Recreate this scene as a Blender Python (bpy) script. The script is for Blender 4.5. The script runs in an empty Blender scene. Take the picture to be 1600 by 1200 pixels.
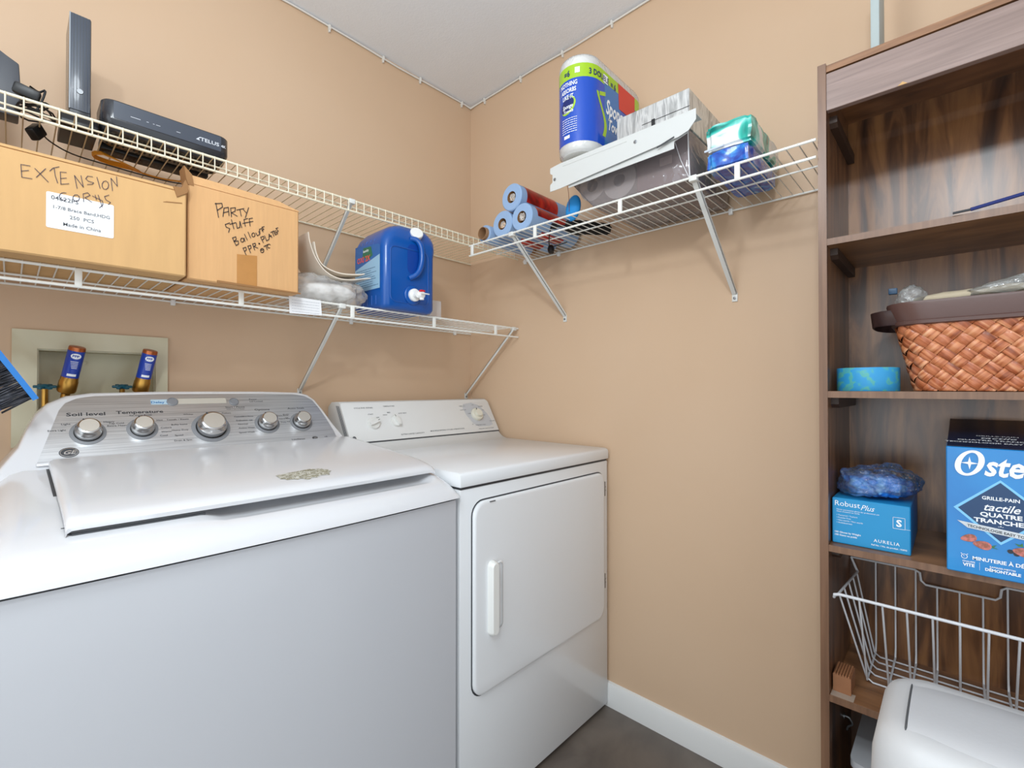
import bpy, bmesh, math, random
from mathutils import Vector, Matrix, noise
random.seed(7)
V = Vector
sc = bpy.context.scene
COL = sc.collection

# ---------------------------------------------------------------- camera
cd = bpy.data.cameras.new('camera'); cam = bpy.data.objects.new('camera', cd); COL.objects.link(cam)
cd.sensor_width = 36.0; cd.sensor_fit = 'HORIZONTAL'; cd.lens = 36.0*738/1600; cd.clip_start = 0.02
cam.location = (-1.470, -1.648, 1.128)
cam.rotation_euler = (math.radians(90+0.468), 0, math.radians(-46.74))
sc.camera = cam
# ---------------------------------------------------------------- world, light, exposure
w = bpy.data.worlds.new('world'); sc.world = w; w.use_nodes = True
w.node_tree.nodes['Background'].inputs[0].default_value = (0.9, 0.95, 1.0, 1)
w.node_tree.nodes['Background'].inputs[1].default_value = 0.6
def area(name, loc, target, sx, sy, power, col):
    l = bpy.data.lights.new(name, 'AREA'); l.shape = 'RECTANGLE'; l.size = sx; l.size_y = sy; l.energy = power; l.color = col
    o = bpy.data.objects.new(name, l); COL.objects.link(o); o.location = loc
    o.rotation_euler = (V(target)-V(loc)).to_track_quat('-Z', 'Y').to_euler(); return o
area('doorway_fill_light', (-1.42, -2.485, 1.05), (-1.30, -0.5, 1.12), 1.85, 1.98, 10, (0.86, 0.94, 1.0))  # unseen fill light added behind the camera, spread wide to brighten the dryer
area('side_fill_light', (-2.585, -1.60, 1.25), (-0.3, -1.35, 1.05), 1.5, 2.1, 17, (0.87, 0.95, 1.0))  # added fill light in an invented opening, brightens the right side
area('bounce_flash', (-1.95, -1.75, 2.12), (-0.2, -0.6, 1.3), 0.12, 0.12, 8, (0.87, 0.95, 1.0))
pl = bpy.data.lights.new('ceiling_lamp_light', 'POINT'); pl.energy = 17; pl.shadow_soft_size = 0.14; pl.color = (0.87, 0.95, 1.0)
po = bpy.data.objects.new('ceiling_lamp_light', pl); COL.objects.link(po); po.location = (-1.45, -1.15, 2.02)
sc.view_settings.view_transform = 'Standard'; sc.view_settings.look = 'None'
sc.view_settings.exposure = 0.0; sc.view_settings.gamma = 1.0; sc.view_settings.use_curve_mapping = False

# ---------------------------------------------------------------- helpers: materials
def lin(c):
    c = c/255.0
    return c/12.92 if c <= 0.04045 else ((c+0.055)/1.055)**2.4
def S(r, g, b): return (lin(r), lin(g), lin(b), 1)
MC = {}
def mat(name, col, rough=0.5, metal=0.0, bump=0.0, bscale=60, var=0.0, vscale=5, coat=0.0, stretch=(1,1,1), trans=0.0, spec=0.5, emit=None, detail=4, dist=0.0):
    if name in MC: return MC[name]
    m = bpy.data.materials.new(name); m.use_nodes = True; nt = m.node_tree; b = nt.nodes['Principled BSDF']
    b.inputs['Base Color'].default_value = col; b.inputs['Roughness'].default_value = rough; b.inputs['Metallic'].default_value = metal
    b.inputs['Coat Weight'].default_value = coat; b.inputs['Coat Roughness'].default_value = 0.08
    b.inputs['Specular IOR Level'].default_value = spec; b.inputs['Transmission Weight'].default_value = trans
    if emit: b.inputs['Emission Color'].default_value = col; b.inputs['Emission Strength'].default_value = emit
    tc = nt.nodes.new('ShaderNodeTexCoord'); mp = nt.nodes.new('ShaderNodeMapping'); mp.inputs['Scale'].default_value = stretch
    nt.links.new(tc.outputs['Object'], mp.inputs['Vector'])
    n1 = nt.nodes.new('ShaderNodeTexNoise'); n1.inputs['Scale'].default_value = vscale; n1.inputs['Detail'].default_value = detail; n1.inputs['Distortion'].default_value = dist
    nt.links.new(mp.outputs[0], n1.inputs['Vector'])
    hs = nt.nodes.new('ShaderNodeMix'); hs.data_type = 'RGBA'
    k = max(var, 0.01)
    hs.inputs['A'].default_value = tuple(c*(1-k) for c in col[:3])+(1,); hs.inputs['B'].default_value = tuple(min(1, c*(1+k)) for c in col[:3])+(1,)
    nt.links.new(n1.outputs['Fac'], hs.inputs['Factor']); nt.links.new(hs.outputs['Result'], b.inputs['Base Color'])
    if bump > 0:
        n2 = nt.nodes.new('ShaderNodeTexNoise'); n2.inputs['Scale'].default_value = bscale; n2.inputs['Detail'].default_value = 3
        nt.links.new(mp.outputs[0], n2.inputs['Vector'])
        bp = nt.nodes.new('ShaderNodeBump'); bp.inputs['Strength'].default_value = bump; bp.inputs['Distance'].default_value = 0.002
        nt.links.new(n2.outputs['Fac'], bp.inputs['Height']); nt.links.new(bp.outputs[0], b.inputs['Normal'])
    MC[name] = m; return m
def ramp_mat(name, stops, scale, stretch, rough=0.5, dist=1.5, detail=5, bump=0.05, coat=0.0, metal=0.0, spec=0.5, rot=None):
    if name in MC: return MC[name]
    m = bpy.data.materials.new(name); m.use_nodes = True; nt = m.node_tree; b = nt.nodes['Principled BSDF']
    b.inputs['Roughness'].default_value = rough; b.inputs['Coat Weight'].default_value = coat; b.inputs['Metallic'].default_value = metal
    b.inputs['Specular IOR Level'].default_value = spec
    tc = nt.nodes.new('ShaderNodeTexCoord'); mp = nt.nodes.new('ShaderNodeMapping'); mp.inputs['Scale'].default_value = stretch
    if rot:
        m0 = nt.nodes.new('ShaderNodeMapping'); m0.inputs['Rotation'].default_value = rot; nt.links.new(tc.outputs['Object'], m0.inputs['Vector']); nt.links.new(m0.outputs[0], mp.inputs['Vector'])
    else: nt.links.new(tc.outputs['Object'], mp.inputs['Vector'])
    n = nt.nodes.new('ShaderNodeTexNoise'); n.inputs['Scale'].default_value = scale; n.inputs['Detail'].default_value = detail; n.inputs['Distortion'].default_value = dist
    nt.links.new(mp.outputs[0], n.inputs['Vector'])
    r = nt.nodes.new('ShaderNodeValToRGB')
    while len(r.color_ramp.elements) < len(stops): r.color_ramp.elements.new(0.5)
    for e, (p, c) in zip(r.color_ramp.elements, stops): e.position = p; e.color = c
    nt.links.new(n.outputs['Fac'], r.inputs[0]); nt.links.new(r.outputs[0], b.inputs['Base Color'])
    bp = nt.nodes.new('ShaderNodeBump'); bp.inputs['Strength'].default_value = bump; bp.inputs['Distance'].default_value = 0.001
    nt.links.new(n.outputs['Fac'], bp.inputs['Height']); nt.links.new(bp.outputs[0], b.inputs['Normal'])
    MC[name] = m; return m
def film(name, tint, opacity=0.15, rough=0.12, gloss=0.25, bscale=30):
    if name in MC: return MC[name]
    m = bpy.data.materials.new(name); m.use_nodes = True; nt = m.node_tree; nt.nodes.clear()
    out = nt.nodes.new('ShaderNodeOutputMaterial'); tr = nt.nodes.new('ShaderNodeBsdfTransparent'); gl = nt.nodes.new('ShaderNodeBsdfGlossy'); df = nt.nodes.new('ShaderNodeBsdfDiffuse')
    gl.inputs['Roughness'].default_value = rough; df.inputs['Color'].default_value = tint; gl.inputs['Color'].default_value = (1,1,1,1)
    lw = nt.nodes.new('ShaderNodeLayerWeight'); lw.inputs['Blend'].default_value = gloss
    tc = nt.nodes.new('ShaderNodeTexCoord'); ns = nt.nodes.new('ShaderNodeTexNoise'); ns.inputs['Scale'].default_value = bscale; ns.inputs['Distortion'].default_value = 2
    nt.links.new(tc.outputs['Object'], ns.inputs['Vector'])
    bp = nt.nodes.new('ShaderNodeBump'); bp.inputs['Strength'].default_value = 0.6; bp.inputs['Distance'].default_value = 0.01
    nt.links.new(ns.outputs['Fac'], bp.inputs['Height']); nt.links.new(bp.outputs[0], gl.inputs['Normal']); nt.links.new(bp.outputs[0], lw.inputs['Normal'])
    m1 = nt.nodes.new('ShaderNodeMixShader'); m1.inputs[0].default_value = opacity
    nt.links.new(tr.outputs[0], m1.inputs[1]); nt.links.new(df.outputs[0], m1.inputs[2])
    m2 = nt.nodes.new('ShaderNodeMixShader'); nt.links.new(lw.outputs['Fresnel'], m2.inputs[0]); nt.links.new(m1.outputs[0], m2.inputs[1]); nt.links.new(gl.outputs[0], m2.inputs[2])
    nt.links.new(m2.outputs[0], out.inputs[0]); MC[name] = m; return m

ENAMEL = mat('white_enamel', S(222,223,226), 0.22, coat=0.4, bump=0.02, bscale=300)
ENAMEL_D = mat('white_enamel_dryer', S(232,234,236), 0.28, coat=0.3, bump=0.03, bscale=300)
WIREW = mat('white_vinyl_wire', S(236,236,230), 0.35)
WIREC = mat('cream_vinyl_wire', S(232,224,200), 0.4)
WIREDK = mat('shaded_cream_wire', S(208,192,160), 0.5)  # cream darkened to paint in the shade on the deck seen from below
BLACK = mat('black_plastic', S(15,15,17), 0.4)
BLACKG = mat('glossy_black_plastic', S(38,40,46), 0.25, coat=0.3)
CARD = mat('cardboard', S(205,163,110), 0.8, bump=0.15, bscale=40, var=0.10, vscale=14, stretch=(3,3,0.4))
CARD2 = mat('cardboard_box_lighter', S(210,163,112), 0.8, bump=0.15, bscale=60, var=0.10, vscale=30, stretch=(4,4,0.25))
CARDIN = mat('cardboard_inside', S(150,108,66), 0.85)
INK = mat('marker_ink', S(48,34,58), 0.6)
INKB = mat('black_marker_ink', S(28,25,32), 0.6)
PRINT = mat('grey_print', S(92,94,98), 0.6)
PRINTD = mat('dark_print', S(50,52,56), 0.6)
WHITE = mat('white_print', S(240,244,248), 0.5)
PAPER = mat('white_paper', S(235,236,238), 0.8)
BRACK = mat('grey_white_bracket', S(222,223,219), 0.4)
BLUEJ = mat('blue_jug_plastic', S(0,80,162), 0.28, coat=0.2)
WPL = mat('white_plastic', S(236,236,234), 0.35)
COPPER = mat('copper', S(176,104,66), 0.35, metal=1.0, var=0.2, vscale=30)
BRASS = mat('brass', S(190,145,72), 0.35, metal=1.0, var=0.2, vscale=30)
LBLUE = mat('dark_blue_label', S(16,58,164), 0.35, coat=0.3)
TEALV = mat('blue_green_valve_paint', S(15,82,100), 0.4)
CHROME = mat('satin_chrome', S(205,205,205), 0.16, metal=1.0)
GREYR = mat('grey_ring_plastic', S(128,130,134), 0.4)
DKGREY = mat('dark_grey', S(60,62,66), 0.45)
STEELM = mat('galvanized_metal', S(140,142,145), 0.4, metal=0.8)
WOOD_ST = [(0.30, S(52,34,25)), (0.43, S(84,56,39)), (0.53, S(108,73,49)), (0.70, S(138,96,62))]
WALZ = ramp_mat('walnut_vertical_grain', WOOD_ST, 9, (3.0,3.0,0.35), rough=0.33, dist=0.9, detail=6, bump=0.1, spec=0.8)
WALY = ramp_mat('walnut_shelf_grain', [(0.3, S(102,68,42)), (0.5, S(134,92,58)), (0.7, S(158,112,74))], 12, (2.0,0.5,6.0), rough=0.4, dist=0.6, spec=0.6)
WALE = ramp_mat('walnut_edge_band_gloss', [(0.3, S(108,77,56)), (0.5, S(121,88,65)), (0.7, S(133,99,74))], 14, (6,6,0.3), rough=0.35, dist=0.5, spec=0.6)  # lighter brown, with the gloss on the front edges painted in
BRUSH = ramp_mat('brushed_steel', [(0.3, S(178,179,181)), (0.5, S(200,201,203)), (0.7, S(216,217,218))], 5, (1.0,60,90), rough=0.34, dist=0.0, detail=6, bump=0.03, metal=0.75)
CLEAR = film('clear_plastic_film', (0.85,0.87,0.9,1), 0.10, 0.1, 0.3)
CLOUDY = film('cloudy_plastic_film', (0.9,0.89,0.87,1), 0.30, 0.22, 0.15)

# ---------------------------------------------------------------- helpers: geometry
def wloc(o):
    p = V((0,0,0))
    while o: p += o.location; o = o.parent
    return p
def setp(o, label, cat, group=None, kind=None):
    if label: o['label'] = label
    if cat: o['category'] = cat
    if group: o['group'] = group
    if kind: o['kind'] = kind
    return o
def thing(name, label, cat, loc, group=None):
    o = bpy.data.objects.new(name, None); COL.objects.link(o); o.location = loc; o.empty_display_size = 0.02
    return setp(o, label, cat, group)
class MB:
    """collects geometry in world coordinates, then links ONE mesh"""
    def __init__(s): s.v = []; s.f = []; s.sm = []
    def add(s, vs, fs, smooth=False):
        n = len(s.v); s.v += [tuple(p) for p in vs]; s.f += [tuple(i+n for i in f) for f in fs]; s.sm += [smooth]*len(fs); return s
    def bm(s, b, smooth=False):
        b.verts.index_update(); s.add([p.co[:] for p in b.verts], [[q.index for q in f.verts] for f in b.faces], smooth); b.free(); return s
    def box(s, x0, x1, y0, y1, z0, z1, bev=0.0, seg=2, M=None, smooth=None):
        b = bmesh.new(); bmesh.ops.create_cube(b, size=1)
        for q in b.verts: q.co = V((x0+(x1-x0)*(q.co.x+.5), y0+(y1-y0)*(q.co.y+.5), z0+(z1-z0)*(q.co.z+.5)))
        if bev > 0: bmesh.ops.bevel(b, geom=b.edges[:], offset=bev, segments=seg, affect='EDGES', profile=0.5)
        if M: b.transform(M)
        return s.bm(b, bool(bev) if smooth is None else smooth)
    def tube(s, pts, r, n=8, closed=False, caps=True):
        pts = [V(p) for p in pts]; N = len(pts); R = r if isinstance(r, (list, tuple)) else [r]*N
        vs = []; up = None
        for i, p in enumerate(pts):
            if closed: t = (pts[(i+1)%N]-pts[i-1])
            else: t = (pts[min(i+1,N-1)]-pts[max(i-1,0)])
            t.normalize()
            if up is None:
                up = V((0,0,1)) if abs(t.z) < .9 else V((1,0,0))
            up = (up - t*up.dot(t))
            if up.length < 1e-6: up = t.orthogonal()
            up.normalize(); sd = t.cross(up)
            k = 1.0
            if (0 < i < N-1) or closed:
                a = (pts[i]-pts[i-1]).normalized(); c = (pts[(i+1)%N]-pts[i]).normalized(); h = max(0.35, math.sqrt(max(0.0,(1+a.dot(c))/2))); k = min(1.25, 1/h)
            for j in range(n):
                an = 2*math.pi*j/n; vs.append(p+(sd*math.cos(an)+up*math.sin(an))*R[i]*k)
        fs = []
        for i in range(N if closed else N-1):
            i2 = (i+1)%N
            for j in range(n): fs.append((i*n+j, i*n+(j+1)%n, i2*n+(j+1)%n, i2*n+j))
        if caps and not closed: fs.append(tuple(range(n))[::-1]); fs.append(tuple((N-1)*n+j for j in range(n)))
        return s.add(vs, fs, True)
    def lathe(s, prof, M=None, n=32, caps=True, a0=0, a1=360):
        """prof: (r, h) about local z"""
        full = abs(a1-a0) >= 360; m = n if full else n+1
        vs = []
        for (r, h) in prof:
            for j in range(m):
                an = math.radians(a0+(a1-a0)*j/n); vs.append(V((r*math.cos(an), r*math.sin(an), h)))
        fs = []
        for i in range(len(prof)-1):
            for j in range(n):
                j2 = (j+1)%m; fs.append((i*m+j, i*m+j2, (i+1)*m+j2, (i+1)*m+j))
        if caps and full:
            if prof[0][0] > 1e-5: fs.append(tuple(range(m))[::-1])
            if prof[-1][0] > 1e-5: fs.append(tuple((len(prof)-1)*m+j for j in range(m)))
        if M: vs = [M@q for q in vs]
        return s.add(vs, fs, True)
    def prism(s, poly, O, U, W, D, bev=0.0, seg=2, smooth=None):
        """poly in (u,w) on plane O+uU+wW, extruded along vector D"""
        O, U, W, D = V(O), V(U), V(W), V(D)
        b = bmesh.new(); a = [b.verts.new(O+U*p[0]+W*p[1]) for p in poly]; c = [b.verts.new(O+U*p[0]+W*p[1]+D) for p in poly]
        n = len(poly); b.faces.new(a); b.faces.new(c[::-1])
        for i in range(n): b.faces.new((a[i], c[i], c[(i+1)%n], a[(i+1)%n]))
        bmesh.ops.recalc_face_normals(b, faces=b.faces[:])
        if bev > 0:
            es = [e for e in b.edges if e.calc_length() > bev*1.2 and e.calc_face_angle(0) > 0.5]
            bmesh.ops.bevel(b, geom=es, offset=bev, segments=seg, affect='EDGES', profile=0.5, clamp_overlap=True)
        return s.bm(b, bool(bev) if smooth is None else smooth)
    def flat(s, poly, O, U, W):
        O, U, W = V(O), V(U), V(W); return s.add([O+U*p[0]+W*p[1] for p in poly], [tuple(range(len(poly)))])
    def loft(s, rings, caps=True, smooth=True):
        n = len(rings[0]); vs = [p for r in rings for p in r]; fs = []
        for i in range(len(rings)-1):
            for j in range(n): fs.append((i*n+j, i*n+(j+1)%n, (i+1)*n+(j+1)%n, (i+1)*n+j))
        if caps: fs.append(tuple(range(n))[::-1]); fs.append(tuple((len(rings)-1)*n+j for j in range(n)))
        return s.add(vs, fs, smooth)
    def grid(s, f, nu, nv, thick=0.0, smooth=True):
        vs = [V(f(i/nu, j/nv)) for j in range(nv+1) for i in range(nu+1)]
        fs = [(j*(nu+1)+i, j*(nu+1)+i+1, (j+1)*(nu+1)+i+1, (j+1)*(nu+1)+i) for j in range(nv) for i in range(nu)]
        return s.add(vs, fs, smooth)
    def build(s, name, m, parent=None, label=None, angle=35, solid=0.0, attr=None):
        me = bpy.data.meshes.new(name); o = bpy.data.objects.new(name, me); COL.objects.link(o)
        off = V((0,0,0))
        if parent is not None: o.parent = parent; off = wloc(parent)
        me.from_pydata([tuple(V(p)-off) for p in s.v], [], s.f); me.materials.append(m)
        me.polygons.foreach_set('use_smooth', s.sm)
        b = bmesh.new(); b.from_mesh(me); bmesh.ops.recalc_face_normals(b, faces=b.faces[:]); b.to_mesh(me); b.free()
        me.set_sharp_from_angle(angle=math.radians(angle))
        if solid:
            md = o.modifiers.new('solid', 'SOLIDIFY'); md.thickness = solid; md.offset = 0
        if label: o['label'] = label
        me.update(); return o
def rr(w, h, r, n=5, cx=0, cy=0):
    """rounded rectangle polygon"""
    out = []
    for (sx, sy, a) in ((1,1,0),(-1,1,90),(-1,-1,180),(1,-1,270)):
        for k in range(n+1):
            an = math.radians(a+90*k/n); out.append((cx+sx*(w/2-r)+r*math.cos(an), cy+sy*(h/2-r)+r*math.sin(an)))
    return out
def ring3(poly, z, f=None): return [V((p[0], p[1], z)) for p in poly]
def frame(O, Z, X=None):
    Z = V(Z).normalized(); X = V(X) if X is not None else Z.orthogonal(); X = (X-Z*X.dot(Z)).normalized(); Y = Z.cross(X)
    M = Matrix((X, Y, Z)).transposed().to_4x4(); M.translation = V(O); return M
def txt(mb, s, O, U, W, size, align='CENTER', shear=0.0, bold=0.0, sx=1.0, sp=1.0):
    """adds a line of lettering lying on the plane (O,U,W); baseline starts at O"""
    c = bpy.data.curves.new('t', 'FONT'); c.body = s; c.size = size; c.align_x = align; c.shear = shear; c.offset = bold*size; c.resolution_u = 2; c.space_character = sp
    o = bpy.data.objects.new('t', c); COL.objects.link(o)
    dg = bpy.context.evaluated_depsgraph_get(); me = bpy.data.meshes.new_from_object(o.evaluated_get(dg))
    O, U, W = V(O), V(U), V(W)
    mb.add([O+U*(q.co.x*sx)+W*q.co.y for q in me.vertices], [tuple(p.vertices) for p in me.polygons])
    bpy.data.objects.remove(o); bpy.data.curves.remove(c); bpy.data.meshes.remove(me)
def scribble(mb, O, U, W, width, h, rnd=1):
    """unreadable small print: row of tiny dashes"""
    O, U, W = V(O), V(U), V(W); x = 0
    while x < width:
        l = random.uniform(1.2, 4.0)*h*rnd; l = min(l, width-x)
        if l > 0.3*h: mb.add([O+U*x, O+U*(x+l), O+U*(x+l)+W*h*.55, O+U*x+W*h*.55], [(0,1,2,3)])
        x += l+h*0.5
def crumple(mb, c, sx, sy, sz, amp, freq, seed=0, flat=True, n=5, power=2.6):
    b = bmesh.new(); bmesh.ops.create_icosphere(b, subdivisions=n, radius=1)
    for q in b.verts:
        d = q.co.normalized(); k = (abs(d.x)**power+abs(d.y)**power+abs(d.z)**power)**(-1/power); p = d*k
        pp = V((p.x*sx, p.y*sy, p.z*sz)); q0 = pp*freq+V((seed*3.1, seed*1.7, seed))
        r = noise.turbulence(q0, 4, True)-0.6; r2 = noise.noise(q0*0.5)
        pp += V((d.x, d.y, d.z))*(amp*r+amp*0.8*r2)
        if flat and pp.z < -sz*0.9: pp.z = -sz*0.9
        q.co = pp+V(c)
    mb.bm(b, False); return mb
X, Y, Z = V((1,0,0)), V((0,1,0)), V((0,0,1))

# ================================================================ SETTING
WALL = ramp_mat('beige_wall_paint', [(0.2, S(207,177,147)), (0.5, S(211,181,151)), (0.8, S(213,184,155))], 1.6, (1,1,1), rough=0.45, dist=0.4, detail=3, bump=0.0, spec=0.35)
RX0, RY0, CH = -2.6, -2.5, 2.44
def struct(mb, name, m): o = mb.build(name, m); o['kind'] = 'structure'; return o
# back wall with the opening for the laundry outlet box
ox0, ox1, oz0, oz1 = -1.427, -1.188, 1.03, 1.226
m = MB()
m.box(RX0-.1, ox0, 0, .1, 0, CH).box(ox1, 0.1, 0, .1, 0, CH).box(ox0, ox1, 0, .1, 0, oz0).box(ox0, ox1, 0, .1, oz1, CH)
struct(m, 'wall_back', WALL)
struct(MB().box(0, .1, RY0-.1, 0, 0, CH), 'wall_right', WALL)
struct(MB().box(RX0-.1, RX0, RY0-.1, -2.37, 0, CH).box(RX0-.1, RX0, -.83, 0, 0, CH).box(RX0-.1, RX0, -2.37, -.83, 2.31, CH).box(RX0-.1, RX0, -2.37, -.83, 0, .19), 'wall_left', WALL)  # opening made up to hold the added side fill light
m = MB().box(RX0, -2.4, RY0-.1, RY0, 0, CH).box(-.45, 0, RY0-.1, RY0, 0, CH).box(-2.4, -.45, RY0-.1, RY0, 2.05, CH)  # unseen opening, widened for the added fill light
struct(m, 'wall_front', WALL)
struct(MB().box(-2.47, -2.4, RY0-.01, RY0+.015, 0, 2.05).box(-.45, -.38, RY0-.01, RY0+.015, 0, 2.05).box(-2.47, -.38, RY0-.01, RY0+.015, 2.05, 2.12), 'trim_1', mat('trim_paint', S(232,232,230), 0.4))
FLOOR = ramp_mat('brown_grey_floor_tile', [(0.3, S(88,80,74)), (0.6, S(112,103,95)), (0.8, S(126,118,108))], 5, (1,1,1), rough=0.4, dist=1.0, bump=0.05)
struct(MB().box(RX0-.1, .1, RY0-.9, .1, -.05, 0), 'floor', FLOOR)
struct(MB().box(RX0-.1, .1, RY0-.1, .1, CH, CH+.05), 'ceiling', mat('ceiling_paint', S(238,243,249), 0.85, bump=0.35, bscale=160, var=.02))
BBM = mat('baseboard_paint', S(228,228,226), 0.4)
prof = [(0,0),(-.012,0),(-.012,.072),(-.008,.082),(0,.085)]
struct(MB().prism(prof, (0,RY0,0), X, Z, (0,-RY0,0)), 'baseboard_right', BBM)
struct(MB().prism([(-p[0]*-1,p[1]) for p in prof], (RX0,0,0), Y, Z, (-RX0-.012,0,0)), 'baseboard_back', BBM)
struct(MB().prism([(-p[0],p[1]) for p in prof], (RX0,RY0,0), X, Z, (0,-RY0,0)), 'baseboard_left', BBM)
# cable clipped along the ceiling corner
t = thing('ceiling_cable', 'thin white cable clipped along the top of both walls at the ceiling', 'cable', (0,0,2.43))
CB = mat('white_cable', S(225,222,215), 0.5)
pts = [(-2.55,-.006,2.432)]+[(-2.4+i*.2, -.006, 2.431+.004*math.sin(i*1.7)) for i in range(12)]+[(-.05,-.006,2.432),(-.012,-.012,2.425),(-.006,-.05,2.431)]+[(-.006, -.2-i*.2, 2.431+.004*math.sin(i*2.1)) for i in range(12)]
MB().tube(pts, .0032).build('cord', CB, t)
cl = None
for (cx, cy, ax) in [(-.467-k*.22, -.0, 0) for k in range(8)]+[(-.29,0,0),(-.06,0,0)]+[(0,-.10-k*.22,1) for k in range(10)]:
    if ax == 0: M_ = MB().box(cx-.004, cx+.004, -.012, 0, 2.421, 2.438, .001).box(cx-.003, cx+.003, -.009, 0, 2.413, 2.422, .001)
    else: M_ = MB().box(-.012, 0, cy-.004, cy+.004, 2.421, 2.438, .001).box(-.009, 0, cy-.003, cy+.003, 2.413, 2.422, .001)
    M_.build('cable_clip', CB, t)

# ================================================================ LAUNDRY OUTLET BOX
OUT = ramp_mat('aged_cream_plastic', [(0.25, S(190,176,140)), (0.45, S(212,206,178)), (0.7, S(220,215,190))], 7, (1,1,1), rough=0.5, dist=0.5, detail=2, bump=0.0)
t = thing('laundry_outlet_box', 'cream recessed laundry outlet box in the wall behind the washer', 'outlet box', (-1.315,0,1.14))
m = MB()
X0, X1, Z0, Z1 = -1.468, -1.162, .985, 1.270
for a in ((X0,ox0+.002,Z0,Z1),(ox1-.002,X1,Z0,Z1),(ox0+.002,ox1-.002,Z0,oz0+.002),(ox0+.002,ox1-.002,oz1-.002,Z1)): m.box(a[0],a[1],-.010,.0,a[2],a[3])
m.build('face_frame', OUT, t)
m = MB().box(ox0+.001,ox1-.001,.07,.075,oz0+.001,oz1-.001).box(ox0+.001,ox0+.005,-.002,.07,oz0+.001,oz1-.001).box(ox1-.005,ox1-.001,-.002,.07,oz0+.001,oz1-.001).box(ox0+.005,ox1-.005,-.002,.07,oz1-.005,oz1-.001).box(ox0+.005,ox1-.005,-.002,.07,oz0+.001,oz0+.005)
m.build('recess', OUT, t)
MB().lathe([(.006,0),(.006,.003),(.003,.004)], frame((-1.333,.0705,1.195), (0,-1,0)), n=16).build('screw', OUT, t)
def arrestor(x0, x1, label):
    b0 = V((x0+.004, -.028, 1.085)); b1 = V((x1, -.068, 1.230)); d = (b1-b0).normalized(); L = (b1-b0).length
    t = thing('water_hammer_arrestor', label, 'pipe fitting', (x0, 0, 1.085), 'copper arrestors on the washer valves')
    F = frame(b0, d, (1,0,0))
    MB().lathe([(.0165,L-.082),(.0165,L-.004),(.0155,L-.001),(0,L)], F).build('copper_tube', COPPER, t)
    lb = MB().lathe([(.0168,L-.078),(.0168,L-.010)], F, caps=False).build('printed_label', LBLUE, t)
    # lettering on the label: small patches wrapped on the cylinder facing the room
    wm = MB()
    fd = d.cross(V((1,0,0))).normalized()
    if fd.y > 0: fd = -fd
    sd = fd.cross(d).normalized(); 
    if sd.x < 0: sd = -sd
    def curved(sub, cx, cy, R=.0170):
        vs = []
        for (a, b_, c_) in sub.v:
            an = a/R; vs.append(b0+d*(b_+cy)+(fd*math.cos(an)+sd*math.sin(an))*(R+c_))
        return vs
    e = MB(); e.grid(lambda a, b: (.0105*(2*a-1), .0068*(2*b-1)*math.sqrt(max(0.0,1-(2*a-1)**2)), 0), 14, 2)
    cv = curved(e, 0, L-.022); wm.add(cv, e.f)
    for k in range(5):
        e = MB(); e.grid(lambda a, b: (-.008+.001*k+(.015-.001*k)*a, -.0006+.0012*b, 0), 8, 1); wm.add(curved(e, 0, L-.036-k*.004), e.f)
    e = MB(); e.grid(lambda a, b: (-.009+.018*a, -.003+.006*b, 0), 8, 1); wm.add(curved(e, 0, L-.070), e.f)
    wm.build('printed_marks', WHITE, lb)
    e = MB(); txt(e, 'PPP', (-.0005,-.0028,0), X, Y, .0085, bold=.03); e2 = MB(); e2.add(curved(e, 0, L-.022, .0173), e.f); e2.build('printed_letters', LBLUE, lb)
    MB().lathe([(.010,L-.120),(.0165,L-.118),(.0185,L-.114),(.0185,L-.090),(.0172,L-.086),(.0172,L-.078)], F, n=12).build('brass_nut', BRASS, t)
    MB().lathe([(.0085,-.02),(.0085,L-.122)], F).tube([(x0-.002,-.03,1.085),(x0-.005,.02,1.085),(x0-.005,.07,1.085)], .010).tube([(x0-.03,-.028,1.080),(x0+.02,-.038,1.092)], .0085).build('brass_stem', BRASS, t)
    h = MB().tube([(x0-.028,-.03,1.075),(x0-.028,-.035,1.128)], .006)
    h.build('valve_stem', BRASS, t)
    hh = MB()
    for k in range(3):
        an = k*math.pi/3+.2; hh.box(-.021,.021,-.0045,.0045,-.003,.003,.002, M=frame((x0-.028,-.036,1.131),(0,-.25,1)) @ Matrix.Rotation(an,4,'Z'))
    hh.lathe([(.008,-.004),(.008,.004),(.004,.006)], frame((x0-.028,-.036,1.131),(0,-.25,1)), n=12)
    hh.build('valve_handle', TEALV, t)
arrestor(-1.384, -1.356, 'copper arrestor with blue label, left one in the outlet box')
arrestor(-1.238, -1.211, 'copper arrestor with blue label, right one in the outlet box')

# ================================================================ WASHER
t = thing('washing_machine', 'white top-load washing machine with brushed steel control panel', 'washing machine', (-1.09,-.40,0))
DP = [(-.02,.957),(-.22,.957),(-.33,.950),(-.45,.940),(-.56,.930),(-.63,.920),(-.68,.909),(-.715,.897),(-.738,.882),(-.75,.868),(-.754,.857)]
def dz(y):
    for (a, b) in zip(DP, DP[1:]):
        if b[0] <= y <= a[0]:
            k = (y-a[0])/(b[0]-a[0]); return a[1]+(b[1]-a[1])*k
    return DP[-1][1] if y < DP[-1][0] else DP[0][1]
ys = [-.02,-.12,-.22,-.26,-.30,-.36,-.42,-.48,-.54,-.58,-.60,-.62,-.64,-.66,-.68,-.70,-.715,-.73,-.742,-.750,-.755]
xs = [-1.505,-1.5045,-1.501,-1.495,-1.485,-1.470,-1.452,-1.43,-1.41]+[-1.41+.0334*k for k in range(1,20)]+[-.762,-.745,-.732,-.722,-.714,-.708,-.705,-.7045]
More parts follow.
